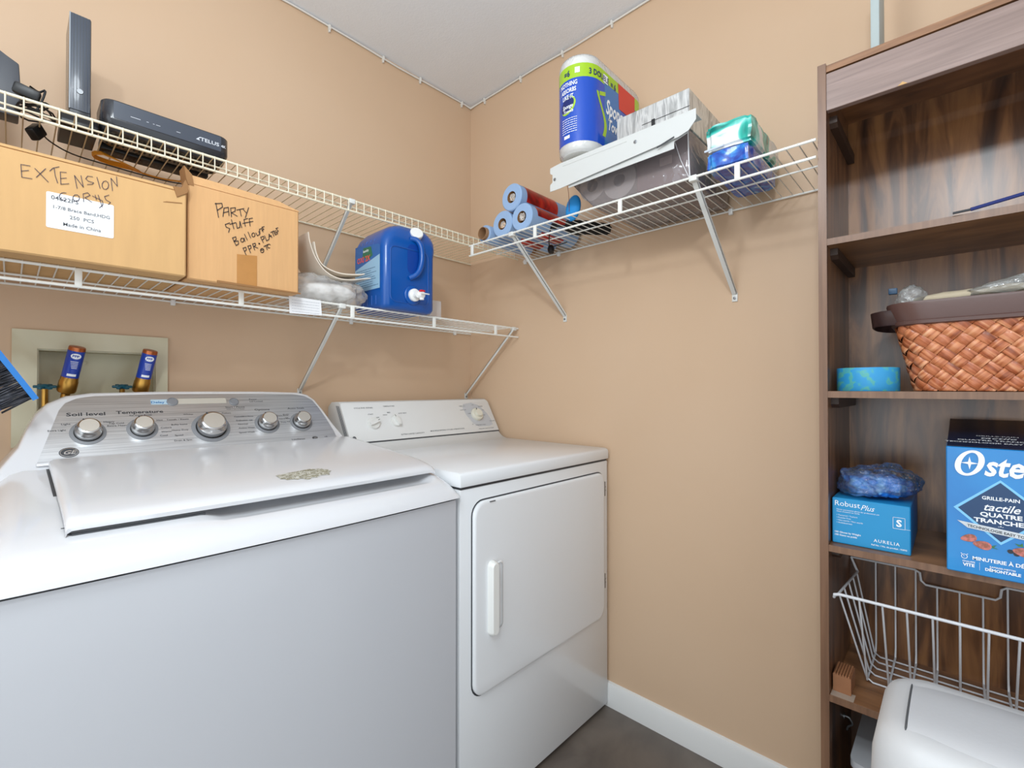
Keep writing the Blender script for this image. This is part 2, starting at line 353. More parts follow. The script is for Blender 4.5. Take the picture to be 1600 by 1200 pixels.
def edge(x):
    a = x+1.505; c = -.7045-x; k = 1.0
    r1, r2 = .055, .035
    if a < r1: k = min(k, math.sqrt(max(0,1-((r1-a)/r1)**2)))
    if c < r2: k = min(k, math.sqrt(max(0,1-((r2-c)/r2)**2)))
    return k
def sst(a, b, x): x = max(0, min(1, (x-a)/(b-a))); return x*x*(3-2*x)
def deck(x, y):
    k = edge(x); base = .857; z = base+(dz(y)-base)*(0.25+.75*k)
    sc_ = sst(-1.235,-1.20,x)*(1-sst(-.775,-.745,x))*sst(-.60,-.64,y)*(1-sst(-.685,-.715,y))
    return z-.014*sc_
def yb(x, y):  # gentle front bulge
    return y-.012*(1-((x+1.105)/.40)**2)*sst(-.5,-.755,y)
m = MB(); vs = []; fs = []; nx = len(xs)
for y in ys:
    for x in xs: vs.append((x, yb(x,y), deck(x,y)))
for j in range(len(ys)-1):
    for i in range(nx-1): fs.append((j*nx+i, j*nx+i+1, (j+1)*nx+i+1, (j+1)*nx+i))
def skirt(idx):
    n0 = len(vs)
    for i in idx: vs.append((vs[i][0], vs[i][1], .857))
    for k in range(len(idx)-1): fs.append((idx[k], idx[k+1], n0+k+1, n0+k))
skirt([j*nx for j in range(len(ys))]); skirt([j*nx+nx-1 for j in range(len(ys))]); skirt(list(range(nx))); skirt([(len(ys)-1)*nx+i for i in range(nx)])
m.add(vs, fs, True); m.build('top_deck', ENAMEL, t, angle=60)
# cabinet with the same gentle bulge
rings = []
outl = [(-1.505, -.02)]+[(-1.505,-.70),(-1.503,-.735)]+[(x, yb(x,-.748)+.001) for x in [-1.495,-1.44,-1.38,-1.3,-1.2,-1.1,-1.0,-.9,-.8,-.75,-.715]]+[(-.706,-.735),(-.7045,-.70),(-.7045,-.02)]
MB().loft([ring3(outl, .02), ring3(outl, .852)]).build('cabinet', mat('washer_cabinet_enamel_shaded', S(200,202,207), 0.3, coat=.2, bump=.02, bscale=300), t)  # greyer than the deck: shade from overhead light painted into the enamel
MB().box(-1.495,-.715,-.735,-.03,.851,.859).build('deck_seam', DKGREY, t)
for fx in (-1.43,-.75):
    for fy in (-.68,-.08): MB().lathe([(.018,0),(.018,.008),(.010,.02),(.010,.03)], frame((fx,fy,0),Z), n=12).build('foot', BLACK, t)
# lid
def sst(a, b, x): x = max(0, min(1, (x-a)/(b-a))); return x*x*(3-2*x)
def lidz(y): return dz(y)+.020+.004*sst(-.5,-.68,y)
LX0, LX1 = -1.413, -.733
m = MB(); vs = []; fs = []
lys = [-.246,-.30,-.36,-.42,-.48,-.54,-.58,-.61,-.635,-.655,-.670,-.681,-.688,-.6915]
lxs = [LX0,LX0+.002,LX0+.007,LX0+.018]+[LX0+.018+.046*k for k in range(1,14)]+[LX1-.055,LX1-.018,LX1-.007,LX1-.002,LX1]
def lsurf(x, y):
    e = min(x-LX0, LX1-x); r = .010; d = 0 if e > r else r-math.sqrt(max(0,r*r-(r-e)**2))
    fy = y+.6925; r3 = .022; d2 = 0 if fy > r3 else r3-math.sqrt(max(0,r3*r3-(r3-fy)**2))
    return lidz(y)-d*.9-d2*.42
for y in lys:
    for x in lxs: vs.append((x, yb(x,y)+.004, lsurf(x,y)))
n_ = len(lxs)
for j in range(len(lys)-1):
    for i in range(n_-1): fs.append((j*n_+i, j*n_+i+1, (j+1)*n_+i+1, (j+1)*n_+i))
idx = [j*n_ for j in range(len(lys))]; idx2 = [j*n_+n_-1 for j in range(len(lys))]
for lst in (idx, idx2, list(range(n_)), [(len(lys)-1)*n_+i for i in range(n_)]):
    n0 = len(vs)
    for i in lst: vs.append((vs[i][0]*1.0, vs[i][1]+.001, vs[i][2]-.007))
    for k in range(len(lst)-1): fs.append((lst[k], lst[k+1], n0+k+1, n0+k))
m.add(vs, fs, True); lid = m.build('lid', ENAMEL, t, angle=50)
m = MB()
gap = [(LX0-.004,-.25),(LX0,-.25),(LX0,-.66),(LX0-.004,-.67)]
m.add([(LX0-.004,-.25,dz(-.25)+.0015),(LX0+.01,-.25,dz(-.25)+.0015),(LX0+.01,-.45,dz(-.45)+.0015),(LX0-.004,-.45,dz(-.45)+.0015),(LX0-.003,-.66,dz(-.66)+.001),(LX0+.01,-.66,dz(-.66)+.001)], [(0,1,2,3),(3,2,5,4)])
m.tube([(LX0+.003,y_,deck(LX0+.003,y_)+.0015) for y_ in (-.25,-.35,-.45,-.55,-.62,-.66,-.682)]+[(x_,yb(x_,-.687)+.0045,deck(x_,-.687)+.002) for x_ in [LX0+.008+.034*k for k in range(6)]], .0022, 6)
m.build('lid_gap', DKGREY, t)  # dark strip that paints in the shade below the lid edges
# peeled sticker residue on the lid
m = MB(); random.seed(3)
cx, cy = -1.035, -.628; vs = [(cx, yb(cx,cy)+.004, lsurf(cx,cy)+.0006)]; N = 46
for k in range(N):
    a = 2*math.pi*k/N; rx = .056*(1+.10*random.uniform(-1,1)); ry = .046*(1+.2*random.uniform(-1,1)); x = cx+rx*math.cos(a); y = cy+ry*math.sin(a)*(.62 if math.sin(a) < 0 else .75)
    if math.sin(a) > 0: y = min(y, cy+.026+.18*(x-cx))
    vs.append((x, yb(x,y)+.004, lsurf(x,y)+.0006))
m.add(vs, [(0,k,k%N+1) for k in range(1,N+1)]); m.build('sticker_residue', ramp_mat('peeled_sticker', [(0.40, S(205,203,194)), (0.47, S(120,115,92)), (0.56, S(165,160,138)), (0.66, S(222,221,216))], 60, (1,1.6,1), rough=.8), lid, 'peeling grey-brown sticker remains')
# console
NN = V((0,-.788,.616)); WW = V((0,.6162,.7877)); CO = V((0,-.235,.965))
def yf(z): return -.235+(z-.965)*.782
co = [(-1.500,.90),(-1.498,.94),(-1.482,.965),(-1.458,1.00),(-1.444,1.04),(-1.430,1.07),(-1.410,1.092),(-1.380,1.108),(-1.335,1.115),(-1.2,1.118),(-1.09,1.118),(-.95,1.117),(-.84,1.113),(-.812,1.106),(-.794,1.090),(-.778,1.058),(-.762,1.015),(-.742,.975),(-.722,.955),(-.705,.944),(-.705,.90)]
def cring(ins, fy):
    cxx, czz = -1.09, 1.0; o = []
    for (x, z) in co:
        x2 = x+(ins if x < cxx else -ins)*min(1,abs(x-cxx)/.3); z2 = z-ins*(1 if z > 1.05 else 0); o.append(V((x2, fy(z2), z2)))
    return o
MB().loft([cring(.004, lambda z: -.076), cring(0, lambda z: -.081), cring(0, lambda z: yf(z)+.010), cring(.0015, lambda z: yf(z)+.004), cring(.005, lambda z: yf(z)+.001)]).build('console_housing', ENAMEL, t, angle=50)
pan = [(-1.430,.004),(-1.412,.07),(-1.393,.140),(-1.382,.160),(-1.362,.173),(-1.330,.180),(-1.2,.184),(-.95,.183),(-.86,.180),(-.826,.172),(-.806,.156),(-.793,.125),(-.780,.080),(-.770,.035),(-.766,.003)]
cp = MB().prism(pan, CO+NN*.0002, X, WW, NN*.0022).build('control_panel', BRUSH, t)
MB().prism([(-1.432,-.006),(-.764,-.006),(-.764,.002),(-1.432,.002)], CO, X, WW, NN*.006, bev=.002).build('panel_lip', ENAMEL, t)
def knob(x, s, ring, r, h, parent, name='dial_knob'):
    O = CO+X*x+WW*s+NN*.0024
    F = frame(O, NN, X)
    MB().lathe([(ring,0),(ring,.0012),(ring-.002,.0018),(0,.0018)], F, n=40).build('dial_ring', GREYR, parent)
    k = MB().lathe([(r*.98,.0018),(r,.004),(r*.99,h*.55),(r*.93,h*.62),(r*.84,h*.97),(r*.78,h),(0,h+.0003)], F, n=48).build(name, CHROME, parent)
    MB().lathe([(r*1.04,.0018),(r*1.04,.0028),(0,.0028)], F, n=40).build('knob_shadow_gap', BLACK, parent)
    MB().lathe([(r*.70,h+.0004),(r*.70,h+.0008),(0,h+.0008)], F, n=40).build('knob_cap', mat('satin_cap', S(206,200,190), .4, metal=.6), k)
    MB().box(-r*.05, r*.05, r*.5, r*.86, h*.98, h*1.02, M=F @ Matrix.Rotation(.5,4,'Z')).build('pointer_mark', DKGREY, k)
for a in ((-1.346,.074,.0325,.0245,.030),(-1.246,.077,.0315,.0235,.030),(-1.100,.070,.045,.0345,.034),(-.958,.074,.0335,.025,.030),(-.861,.073,.0325,.0245,.030)): knob(*a, t)
TO = CO+NN*.0027
m = MB(); g = lambda s, x, w, sz, al='CENTER', b=0.01, sx=1.25: txt(m, s, TO+X*x+WW*w, X, WW, sz, al, bold=b, sx=sx)
g('Soil level', -1.347, .122, .0135, b=.02, sx=1.45); g('Temperature', -1.246, .124, .0125, b=.02, sx=1.4); g('for Cold Rinse', -1.246, .1165, .006)
g('Extra Light', -1.383, .082, .0062, 'RIGHT', sx=1.1); g('Light', -1.375, .098, .0065, 'RIGHT'); g('Heavy', -1.318, .1, .0065, 'LEFT'); g('Extra Heavy', -1.312, .088, .0065, 'LEFT')
g('Tap Cold', -1.28, .095, .006, 'RIGHT'); g('Hot', -1.216, .099, .0065, 'LEFT'); g('Colors', -1.21, .075, .0065, 'LEFT'); g('Warm', -1.21, .063, .0065, 'LEFT'); g('Cool', -1.214, .052, .0065, 'LEFT')
for (s, x, w) in (('Whites',-1.135,.114),('Towels / Sheets',-1.147,.099),('Bulky Items',-1.152,.083),('Heavy Duty',-1.152,.066),('Speed',-1.165,.050),('Drain & Spin',-1.148,.034)): g(s, x, w, .0060, 'RIGHT')
for (s, x, w) in (('Colors',-1.068,.114),('Casuals',-1.040,.100),('Delicates',-1.037,.087),('Normal',-1.034,.074),('Active Wear',-1.035,.061),('Speed Wash',-1.037,.046)): g(s, x, w, .0064, 'LEFT')
g('Options', -.962, .121, .009, sx=1.4); g('Auto Soak', -.864, .122, .0085, sx=1.4)
for (s, x, w) in (('Extra Rinse',-.926,.098),('Fabric Softener',-.922,.086),('Deep Fill',-.92,.074)): g(s, x, w, .0058, 'LEFT')
g('2nd Rinse', -.99, .1, .0055, 'RIGHT'); g('Off', -.995, .086, .0055, 'RIGHT'); g('Off', -.896, .088, .0055, 'RIGHT'); g('15 min', -.89, .102, .0055, 'RIGHT')
g('Start / Pause', -1.031, .133, .0075, sx=1.3); g('Hold 3 Sec to Reset', -1.031, .127, .0045); g('Power', -.99, .16, .0065, 'LEFT'); g('Lid Locked', -.99, .152, .0065, 'LEFT')
g('Soak  Wash  Rinse  Spin', -1.110, .153, .0062); g('LoadSense', -.865, .010, .007, 'RIGHT', sx=1.3); g('HE', -.80, .012, .006)
m.build('panel_lettering', PRINTD, cp)
m = MB(); m.prism([(-1.222,.150),(-1.185,.150),(-1.185,.166),(-1.222,.166)], TO, X, WW, NN*.0002); m.build('blue_legend', mat('pale_blue_legend', S(176,200,214), .5), cp)
MB().prism([(-1.165,.150),(-1.050,.150),(-1.050,.168),(-1.165,.168)], TO, X, WW, NN*.0002).build('status_strip', mat('warm_strip', S(190,184,172), .5), cp)
m = MB(); txt(m, 'Delay ?', TO+NN*.0004+X*-1.204+WW*.154, X, WW, .0095, bold=.02, sx=1.3); m.build('blue_lettering', mat('blue_print', S(40,110,170), .5), cp)
for (x, w) in ((-1.176,.158),(-1.031,.154)):
    MB().lathe([(.0125,0),(.0125,.002),(.0105,.003),(.0100,.0018),(0,.0022)], frame(TO+X*x+WW*w, NN, X), n=32).build('push_button', GREYR, t)
def monogram(mb, mb2, O, U, W, N, rx, ry):
    F = [(rx*math.cos(k*.2094), ry*math.sin(k*.2094)) for k in range(30)]
    mb.prism(F, O, U, W, N*.0006)
    F2 = [(p[0]*.9, p[1]*.88) for p in F]; n = len(F2); q = .0008
    a = [O+N*q+U*p[0]+W*p[1] for p in F2]; b = [O+N*q+U*p[0]*.94+W*p[1]*.9 for p in F2]
    mb2.add(a+b, [(i,(i+1)%n,n+(i+1)%n,n+i) for i in range(n)])
    txt(mb2, 'GE', O+N*q+W*(-ry*.38)+U*(-rx*.02), U, W, ry*1.1, shear=.35, bold=.03, sx=1.25)
m1, m2 = MB(), MB(); monogram(m1, m2, TO+X*-1.380+WW*.024, X, WW, NN, .0165, .0125)
o = m1.build('logo_badge', mat('badge_dark', S(70,72,76), .3, metal=.5), t); m2.build('logo_letters', CHROME, o)
m1, m2 = MB(), MB(); monogram(m1, m2, TO+X*-.835+WW*.013, X, WW, NN, .0085, .005); o = m1.build('small_badge', PRINTD, cp); m2.build('small_badge_letters', CHROME, o)

# ================================================================ DRYER
t = thing('clothes_dryer', 'white front-door clothes dryer standing between the washer and the corner wall', 'dryer', (-.357,-.38,0))
DX0, DX1 = -.7005, -.0135
MB().box(DX0+.002, DX1-.002, -.744, -.03, .015, .871, .004).build('cabinet', ENAMEL_D, t)
m = MB().prism([(-.03,.8775),(-.03,.915),(-.735,.915),(-.745,.911),(-.748,.903),(-.748,.8775)], (DX0,0,0), Y, Z, (DX1-DX0,0,0), bev=.003)
m.build('top_panel', ENAMEL_D, t)
MB().box(DX0+.006, DX1-.006, -.741, -.03, .870, .879).build('top_seam', DKGREY, t)
# door
dcx, dcz, dw, dh = -.352, .5835, .612, .501
MB().prism(rr(dw+.008, dh+.008, .040, 6, dcx, dcz), (0,-.7435,0), X, Z, (0,-.0012,0)).build('door_gap', DKGREY, t)
m = MB()
r0 = rr(dw, dh, .037, 6, dcx, dcz)
def sh(k): return [(dcx+(p[0]-dcx)*(1-k/(dw/2)), dcz+(p[1]-dcz)*(1-k/(dh/2))) for p in r0]
m.loft([[V((p[0],-.744,p[1])) for p in r0], [V((p[0],-.750,p[1])) for p in r0], [V((p[0],-.753,p[1])) for p in sh(.003)], [V((p[0],-.754,p[1])) for p in sh(.008)]])
dr = m.build('door', ENAMEL_D, t, angle=50)
m = MB()
for k, (w_, y_) in enumerate([(0,0)]): pass
m.loft([[V((p[0],-.754,p[1])) for p in rr(.030,.196,.0145,5,-.597,.576)], [V((p[0],-.766,p[1])) for p in rr(.028,.192,.0135,5,-.597,.576)], [V((p[0],-.771,p[1])) for p in rr(.020,.184,.0095,5,-.597,.576)]])
m.build('door_handle', mat('dryer_handle_white', S(236,236,232), .3), dr)
m = MB()
a = rr(.030,.180,.012,5,-.570,.576); b_ = rr(.022,.172,.010,5,-.571,.576)
m.loft([[V((p[0],-.7545,p[1])) for p in a],[V((p[0],-.7570,p[1])) for p in b_]], caps=False)
m.add([V((p[0],-.7548,p[1])) for p in rr(.020,.170,.009,5,-.571,.576)], [tuple(range(24))])
m.build('handle_recess', ENAMEL_D, dr)
for z in (.775,.455):
    MB().box(-.046,-.040,-.752,-.743,z-.025,z+.025,.001).box(-.0465,-.0395,-.753,-.743,z-.006,z-.004).box(-.0465,-.0395,-.753,-.743,z+.006,z+.008).build('hinge', STEELM, t)
MB().box(-.605,-.585,-.7555,-.7535,.828,.830).build('door_chip', DKGREY, dr)
for fx in (-.66,-.05):
    for fy in (-.70,-.08): MB().lathe([(.016,0),(.016,.006),(.009,.016)], frame((fx,fy,0),Z), n=12).build('foot', BLACK, t)
# dryer console
WD = V((0,.5183,.8552)); ND = V((0,-.8552,.5183)); DO = V((0,-.200,.943))
prof = [(-.035,.914),(-.262,.914),(-.238,.917),(-.220,.924),(-.208,.933),(-.200,.943),(-.121,1.073),(-.115,1.078),(-.105,1.080),(-.060,1.078),(-.035,1.06)]
m = MB(); vs = []
sides = [(DX0-.001,0),(DX0+.001,0),(-.028,0),(-.0145,0)]
m.prism(prof, (-.7020,0,0), Y, Z, (.686,0,0), bev=.0015); m.build('console_housing', mat('dryer_side_grey', S(214,214,212), .4), t)
cpn = MB().prism([(-.7035,.002),(-.006-.010,.002),(-.014,.140),(-.018,.150),(-.026,.154),(-.695,.154),(-.701,.150),(-.7035,.142)], DO, X, WD, ND*.004, bev=.0012).build('control_panel', mat('dryer_panel_white', S(228,228,226), .35), t)
MB().prism([(-.7030,-.0022),(-.015,-.0022),(-.015,.0018),(-.7030,.0018)], DO, X, WD, ND*.0008).build('panel_slit', DKGREY, t)
for k in range(4): MB().add([(-.7025,-.19+.006*k,.945),(-.7025,-.186+.006*k,.945),(-.7025,-.112+.006*k,1.066),(-.7025,-.116+.006*k,1.066)], [(0,1,2,3)]).build('side_vent_line', GREYR, t)
TD = DO+ND*.0042
plate = [(-.163,.134),(-.115,.139),(-.085,.128),(-.072,.118),(-.048,.085),(-.038,.052),(-.04,.030),(-.062,.024),(-.125,.026),(-.148,.042),(-.168,.085),(-.172,.115)]
MB().prism(plate, TD, X, WD, ND*.0002).build('dial_backing', mat('pale_grey_print', S(196,198,202), .4), cpn)
IV = mat('ivory_plastic', S(226,222,206), .4)
m = MB().lathe([(.0285,0),(.029,.004),(.027,.012),(.0255,.014),(0,.0145)], frame(TD+X*-.112+WD*.080, ND, X), n=40)
m.lathe([(.017,.0145),(.016,.024),(.0,.025)], frame(TD+X*-.112+WD*.080, ND, X), n=32); kk = m.build('timer_dial', IV, t)
MB().box(-.0018,.0018,.012,.026,.0145,.0152, M=frame(TD+X*-.112+WD*.080, ND, X)).build('pointer_mark', BLACK, kk)
for (x, s, rot) in ((-.602,.068,-1.2),(-.511,.072,.35)):
    F = frame(TD+X*x+WD*s, ND, X) @ Matrix.Rotation(rot,4,'Z')
    m = MB().lathe([(.022,0),(.022,.004),(.0205,.008),(0,.009)], F, n=32).prism(rr(.013,.042,.006,4), (0,0,.008), X, Y, (0,0,.010), bev=.002)
    # transform the grip
    nv = len(rr(.013,.042,.006,4)); 
    cut = 4*32; m.v = m.v[:cut]+[tuple(F@V(p)) for p in m.v[cut:]]
    kk = m.build('selector_knob', mat('knob_white', S(232,232,228), .3), t)
    MB().box(-.0008,.0008,.012,.020,.0182,.0186, M=F).build('pointer_mark', BLACK, kk)
m = MB(); g = lambda s, x, w, sz, al='CENTER': txt(m, s, TD+ND*.0004+X*x+WD*w, X, WD, sz, al, bold=.01, sx=1.2)
g('CYCLE END SIGNAL', -.622, .129, .0068); g('START', -.602, .103, .006); g('OFF', -.578, .089, .006)
g('TEMPERATURE', -.520, .133, .0060); g('HIGH', -.546, .098, .006); g('MED', -.528, .107, .006); g('LOW HEAT', -.490, .102, .006, 'LEFT')
g('EXTRA LARGE CAPACITY', -.455, .015, .0075); g('MULTIPLE DRYING CYCLES, 4 SELECTIONS', -.29, .019, .0075)
for (s, x, w) in (('TIMED DRY',-.172,.122),('COTTONS',-.175,.104),('OFF',-.112,.126),('DAMP',-.148,.086),('NORMAL',-.07,.118),('LESS DRY',-.07,.1),('MORE DRY',-.078,.075),('DELICATE',-.036,.045),('60',-.152,.035),('PERMANENT PRESS',-.11,.030),('PRESS AND HOLD TO START',-.085,.012)): g(s, x, w, .0055)
m.build('panel_lettering', PRINT, cpn)
MB().lathe([(.005,0),(.0065,.0004),(.0065,.001),(.005,.0012),(.0045,.0004),(0,.0004)], frame(TD+X*-.687+WD*.018, ND, X), n=20).build('logo_badge', PRINT, cpn)

# ================================================================ WIRE SHELVES
def wire_shelf(label, axis, s0, s1, z, style, wirem, brackets, tabs=(), clips=(), mid=.16, bz=None, deckm=None, drop=.036):
    """axis 'x': along the back wall; 'y': along the right wall. s runs along the shelf, d is the distance from its wall"""
    P = (lambda s, d, h: V((s, -d, h))) if axis == 'x' else (lambda s, d, h: V((-d, s, h)))
    c = (s0+s1)/2
    t = thing('wire_shelf', label, 'shelf', P(c, .15, z-.01))
    m = MB(); D = .305; n = int(abs(s1-s0)/.0254); k0 = min(s0,s1)+.008
    for k in range(n+1):
        s = k0+k*.0254
        if s > max(s0,s1)-.004: break
        if style == 'lip': m.tube([P(s,.006,z+.0025), P(s,D-.002,z+.0025), P(s,D+.0015,z), P(s,D+.0025,z-.006)], .00135, 6)
        else: m.tube([P(s,.006,z+.0025), P(s,D+.001,z+.0025), P(s,D+.0035,z)], .00135, 6)
    m.build('deck_wires', deckm or wirem, t)
    rm = MB().tube([P(s0,.007,z-.001), P(s1,.007,z-.001)], .0028); rm.build('back_rail', wirem, t)
    MB().tube([P(s0,mid,z-.001), P(s1,mid,z-.001)], .0024).build('middle_rail', wirem, t)
    fr = MB().tube([P(s0,D,z), P(s1,D,z)], .0032); fr.tube([P(s0,D,z-drop), P(s1,D,z-drop)], .0032); fr.build('front_rail', wirem, t)
    if style == 'lip':
        for k in range(n+1):
            s = k0+k*.0254
            if s > max(s0,s1)-.004: break
            MB().tube([P(s,D+.003,z+.002), P(s,D+.003,z-drop-.001)], .0014, 6).build('lip_wire', wirem, t)
    for s in tabs:
        a, b = P(s-.006, D-.002, z), P(s+.006, D+.004, z-drop)
        MB().box(min(a.x,b.x),max(a.x,b.x),min(a.y,b.y),max(a.y,b.y),z-drop,z,.001).build('rail_tab', wirem, t)
    for i, (s, fz) in enumerate(brackets):
        m = MB(); w = .0065
        top, foot = P(s, D-.004, z-.004), P(s, .006, fz)
        d = (foot-top).normalized(); sd = P(1,0,0)-P(0,0,0); nr = d.cross(sd).normalized()
        def barv(o, off0, off1, n0, n1): return [o+sd*off0+nr*n0, o+sd*off1+nr*n0, o+sd*off1+nr*n1, o+sd*off0+nr*n1]
        m.loft([barv(top,-w,w,-.001,.001), barv(foot,-w,w,-.001,.001)], smooth=False)
        m.loft([barv(top,-w,-w+.0015,-.001,.009), barv(foot,-w,-w+.0015,-.001,.009)], smooth=False)
        f0, f1 = P(s-.008,.0,fz-.022), P(s+.008,.004,fz+.004)
        m.box(min(f0.x,f1.x),max(f0.x,f1.x),min(f0.y,f1.y),max(f0.y,f1.y),f0.z,f1.z,.0012)
        c0, c1 = P(s-.010,D-.012,z-.010), P(s+.010,D+.0045,z+.0045)
        m.box(min(c0.x,c1.x),max(c0.x,c1.x),min(c0.y,c1.y),max(c0.y,c1.y),c0.z,c1.z,.002)
        b = m.build('support_bracket', BRACK, t)
        MB().lathe([(.004,0),(.004,.002),(.002,.003),(0,.003)], frame(P(s,.004,fz-.012), P(0,1,0)-P(0,0,0)), n=10).build('screw', STEELM, b)
    for s in clips:
        a, b = P(s-.006,.0,z-.012), P(s+.006,.011,z+.006)
        MB().box(min(a.x,b.x),max(a.x,b.x),min(a.y,b.y),max(a.y,b.y),a.z,b.z,.002).build('wall_clip', WPL, t)
    return t
ZA, ZU, ZB = 1.377, 1.701, 1.6535
wire_shelf('lower white wire shelf on the back wall holding the cardboard boxes and blue jug', 'x', -2.25, -.006, ZA, 'tab', WIREW,
    [(-1.80,1.115),(-.787,1.122),(-.030,1.100)], tabs=[-1.99,-1.68,-1.373,-1.063,-.755,-.445,-.139], clips=[-2.1,-1.6,-1.15,-.6,-.10], mid=.15, deckm=WIREW)
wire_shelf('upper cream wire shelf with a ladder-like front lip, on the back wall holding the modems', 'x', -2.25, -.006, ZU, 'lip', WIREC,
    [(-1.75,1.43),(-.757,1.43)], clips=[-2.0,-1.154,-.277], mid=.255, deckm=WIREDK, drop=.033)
wire_shelf('white wire shelf on the right wall beside the brown bookcase', 'y', -1.4345, -.335, ZB, 'tab', WIREW,
    [(-.548,1.405),(-1.172,1.405)], tabs=[-.351,-.655,-.967,-1.277], clips=[-.345,-.52,-1.163], mid=.163, drop=.037)
SB = ZB+.004; SU = ZU+.004; SA = ZA+.004

# ================================================================ LOWER SHELF
def strokes(S_, y, r, name, m, parent):
    mb = MB()
    for st in S_:
        P = [V((a/10000, y, b/10000)) for a, b in st]
        for p, q in zip(P, P[1:]):   # one small pen-width quad per segment
            d = (q-p)
            if d.length < 1e-5: continue
            d.normalize(); n = V((-d.z, 0, d.x)); p = p-d*r*.6; q = q+d*r*.6
            mb.add([p+n*r, q+n*r, q-n*r, p-n*r], [(0,1,2,3)])
    return mb.build(name, m, parent)
EXT_STROKES = [[(-14463,15488),(-14586,15475),(-14572,15238),(-14437,15252)],[(-14580,15352),(-14484,15396)],[(-14402,15463),(-14217,15260)],[(-14255,15508),(-14381,15300)],[(-14199,15480),(-14152,15555),(-14068,15607)],[(-14139,15559),(-14121,15412),(-14087,15282)],[(-13965,15530),(-14051,15511),(-14041,15273),(-13926,15321)],[(-14047,15385),(-13961,15422)],[(-13806,15263),(-13847,15510),(-13714,15316),(-13751,15539)],[(-13574,15572),(-13651,15562),(-13679,15497),(-13637,15461),(-13559,15454),(-13582,15418),(-13655,15390)],[(-13510,15583),(-13458,15370)],[(-13369,15553),(-13405,15531),(-13428,15477),(-13427,15416),(-13404,15376),(-13369,15377),(-13337,15417),(-13325,15479),(-13338,15532),(-13369,15553)],[(-13264,15380),(-13290,15635),(-13187,15499),(-13202,15701)],[(-13965,15121),(-13994,15122),(-14023,15107),(-14047,15079),(-14060,15044),(-14060,15009),(-14046,14982),(-14022,14968),(-13993,14971),(-13964,14989)],[(-13803,15135),(-13837,15125),(-13862,15087),(-13868,15041),(-13851,15006),(-13819,14999),(-13787,15024),(-13771,15069),(-13777,15113),(-13803,15135)],[(-13707,15022),(-13717,15181),(-13649,15226),(-13612,15183),(-13690,15112),(-13586,15049)],[(-13576,15180),(-13423,15126),(-13412,15050),(-13469,14964)],[(-13489,15225),(-13423,14997)],[(-13535,15211),(-13516,15118)],[(-13320,15275),(-13390,15225),(-13367,15162),(-13295,15128),(-13329,15073)]]
PARTY_STROKES = [[(-11276,15392),(-11336,15724)],[(-11354,15705),(-11209,15755),(-11193,15671),(-11302,15559)],[(-11182,15440),(-11162,15651),(-11069,15697),(-11052,15495)],[(-11174,15536),(-11063,15596)],[(-10999,15480),(-11019,15690)],[(-11019,15690),(-10913,15732),(-10921,15640),(-11000,15583),(-10867,15530)],[(-10886,15680),(-10719,15765)],[(-10814,15718),(-10780,15553)],[(-10738,15738),(-10666,15668)],[(-10614,15815),(-10688,15541)],[(-11036,15323),(-11134,15259),(-11113,15200),(-11035,15184),(-11061,15084)],[(-10999,15412),(-10945,15197)],[(-11035,15287),(-10903,15365)],[(-10893,15359),(-10871,15231),(-10812,15269),(-10812,15419),(-10768,15271)],[(-10633,15537),(-10720,15487),(-10687,15321)],[(-10750,15381),(-10635,15440)],[(-10522,15576),(-10599,15540),(-10577,15364)],[(-10627,15442),(-10510,15496)],[(-10890,14794),(-10976,14968)],[(-10976,14968),(-10902,15015),(-10891,14952),(-10944,14886),(-10848,14923),(-10837,14851),(-10896,14796)],[(-10718,14973),(-10727,15004),(-10750,15016),(-10775,15004),(-10792,14974),(-10792,14939),(-10775,14916),(-10749,14916),(-10727,14938),(-10718,14973)],[(-10716,15028),(-10693,14943)],[(-10708,15126),(-10641,14991)],[(-10626,15200),(-10564,15063)],[(-10464,15163),(-10473,15194),(-10494,15207),(-10519,15195),(-10535,15164),(-10534,15128),(-10518,15105),(-10494,15105),(-10472,15127),(-10464,15163)],[(-10444,15219),(-10407,15155),(-10351,15205),(-10374,15276)],[(-10345,15231),(-10360,15332),(-10303,15364),(-10271,15286)],[(-10245,15431),(-10303,15395),(-10254,15358),(-10302,15309)],[(-10665,14611),(-10739,14767)],[(-10739,14767),(-10674,14803),(-10662,14739),(-10701,14694)],[(-10563,14684),(-10630,14842)],[(-10630,14842),(-10563,14875),(-10552,14811),(-10596,14768)],[(-10468,14774),(-10519,14921)],[(-10519,14921),(-10457,14953),(-10446,14901),(-10491,14861),(-10395,14842)],[(-10350,14965),(-10352,14972),(-10359,14975),(-10367,14972),(-10372,14964),(-10372,14956),(-10367,14951),(-10359,14951),(-10352,14957),(-10350,14965)],[(-10264,15009),(-10330,15133)],[(-10330,15133),(-10264,15176),(-10247,15121),(-10287,15078)],[(-10235,15195),(-10186,15073),(-10127,15127)],[(-10127,15133),(-10128,15264),(-10054,15188)],[(-10128,15195),(-10069,15234)],[(-10090,15314),(-10010,15374)],[(-10049,15345),(-10007,15239)],[(-9951,15394),(-10010,15361),(-9971,15279),(-9911,15334)],[(-9995,15321),(-9936,15360)],[(-9906,15484),(-9960,15449),(-9900,15400),(-9935,15348)],[(-10257,14837),(-10277,14857),(-10304,14852),(-10325,14825),(-10332,14788),(-10320,14757),(-10296,14746),(-10270,14760),(-10253,14792),(-10254,14829)],[(-10320,14805),(-10251,14832)],[(-10252,14913),(-10165,14981)],[(-10206,14948),(-10170,14850)],[(-10095,14991),(-10112,15002),(-10132,15001),(-10151,14987),(-10164,14965),(-10167,14940),(-10161,14918),(-10146,14904),(-10126,14903),(-10106,14914)]]

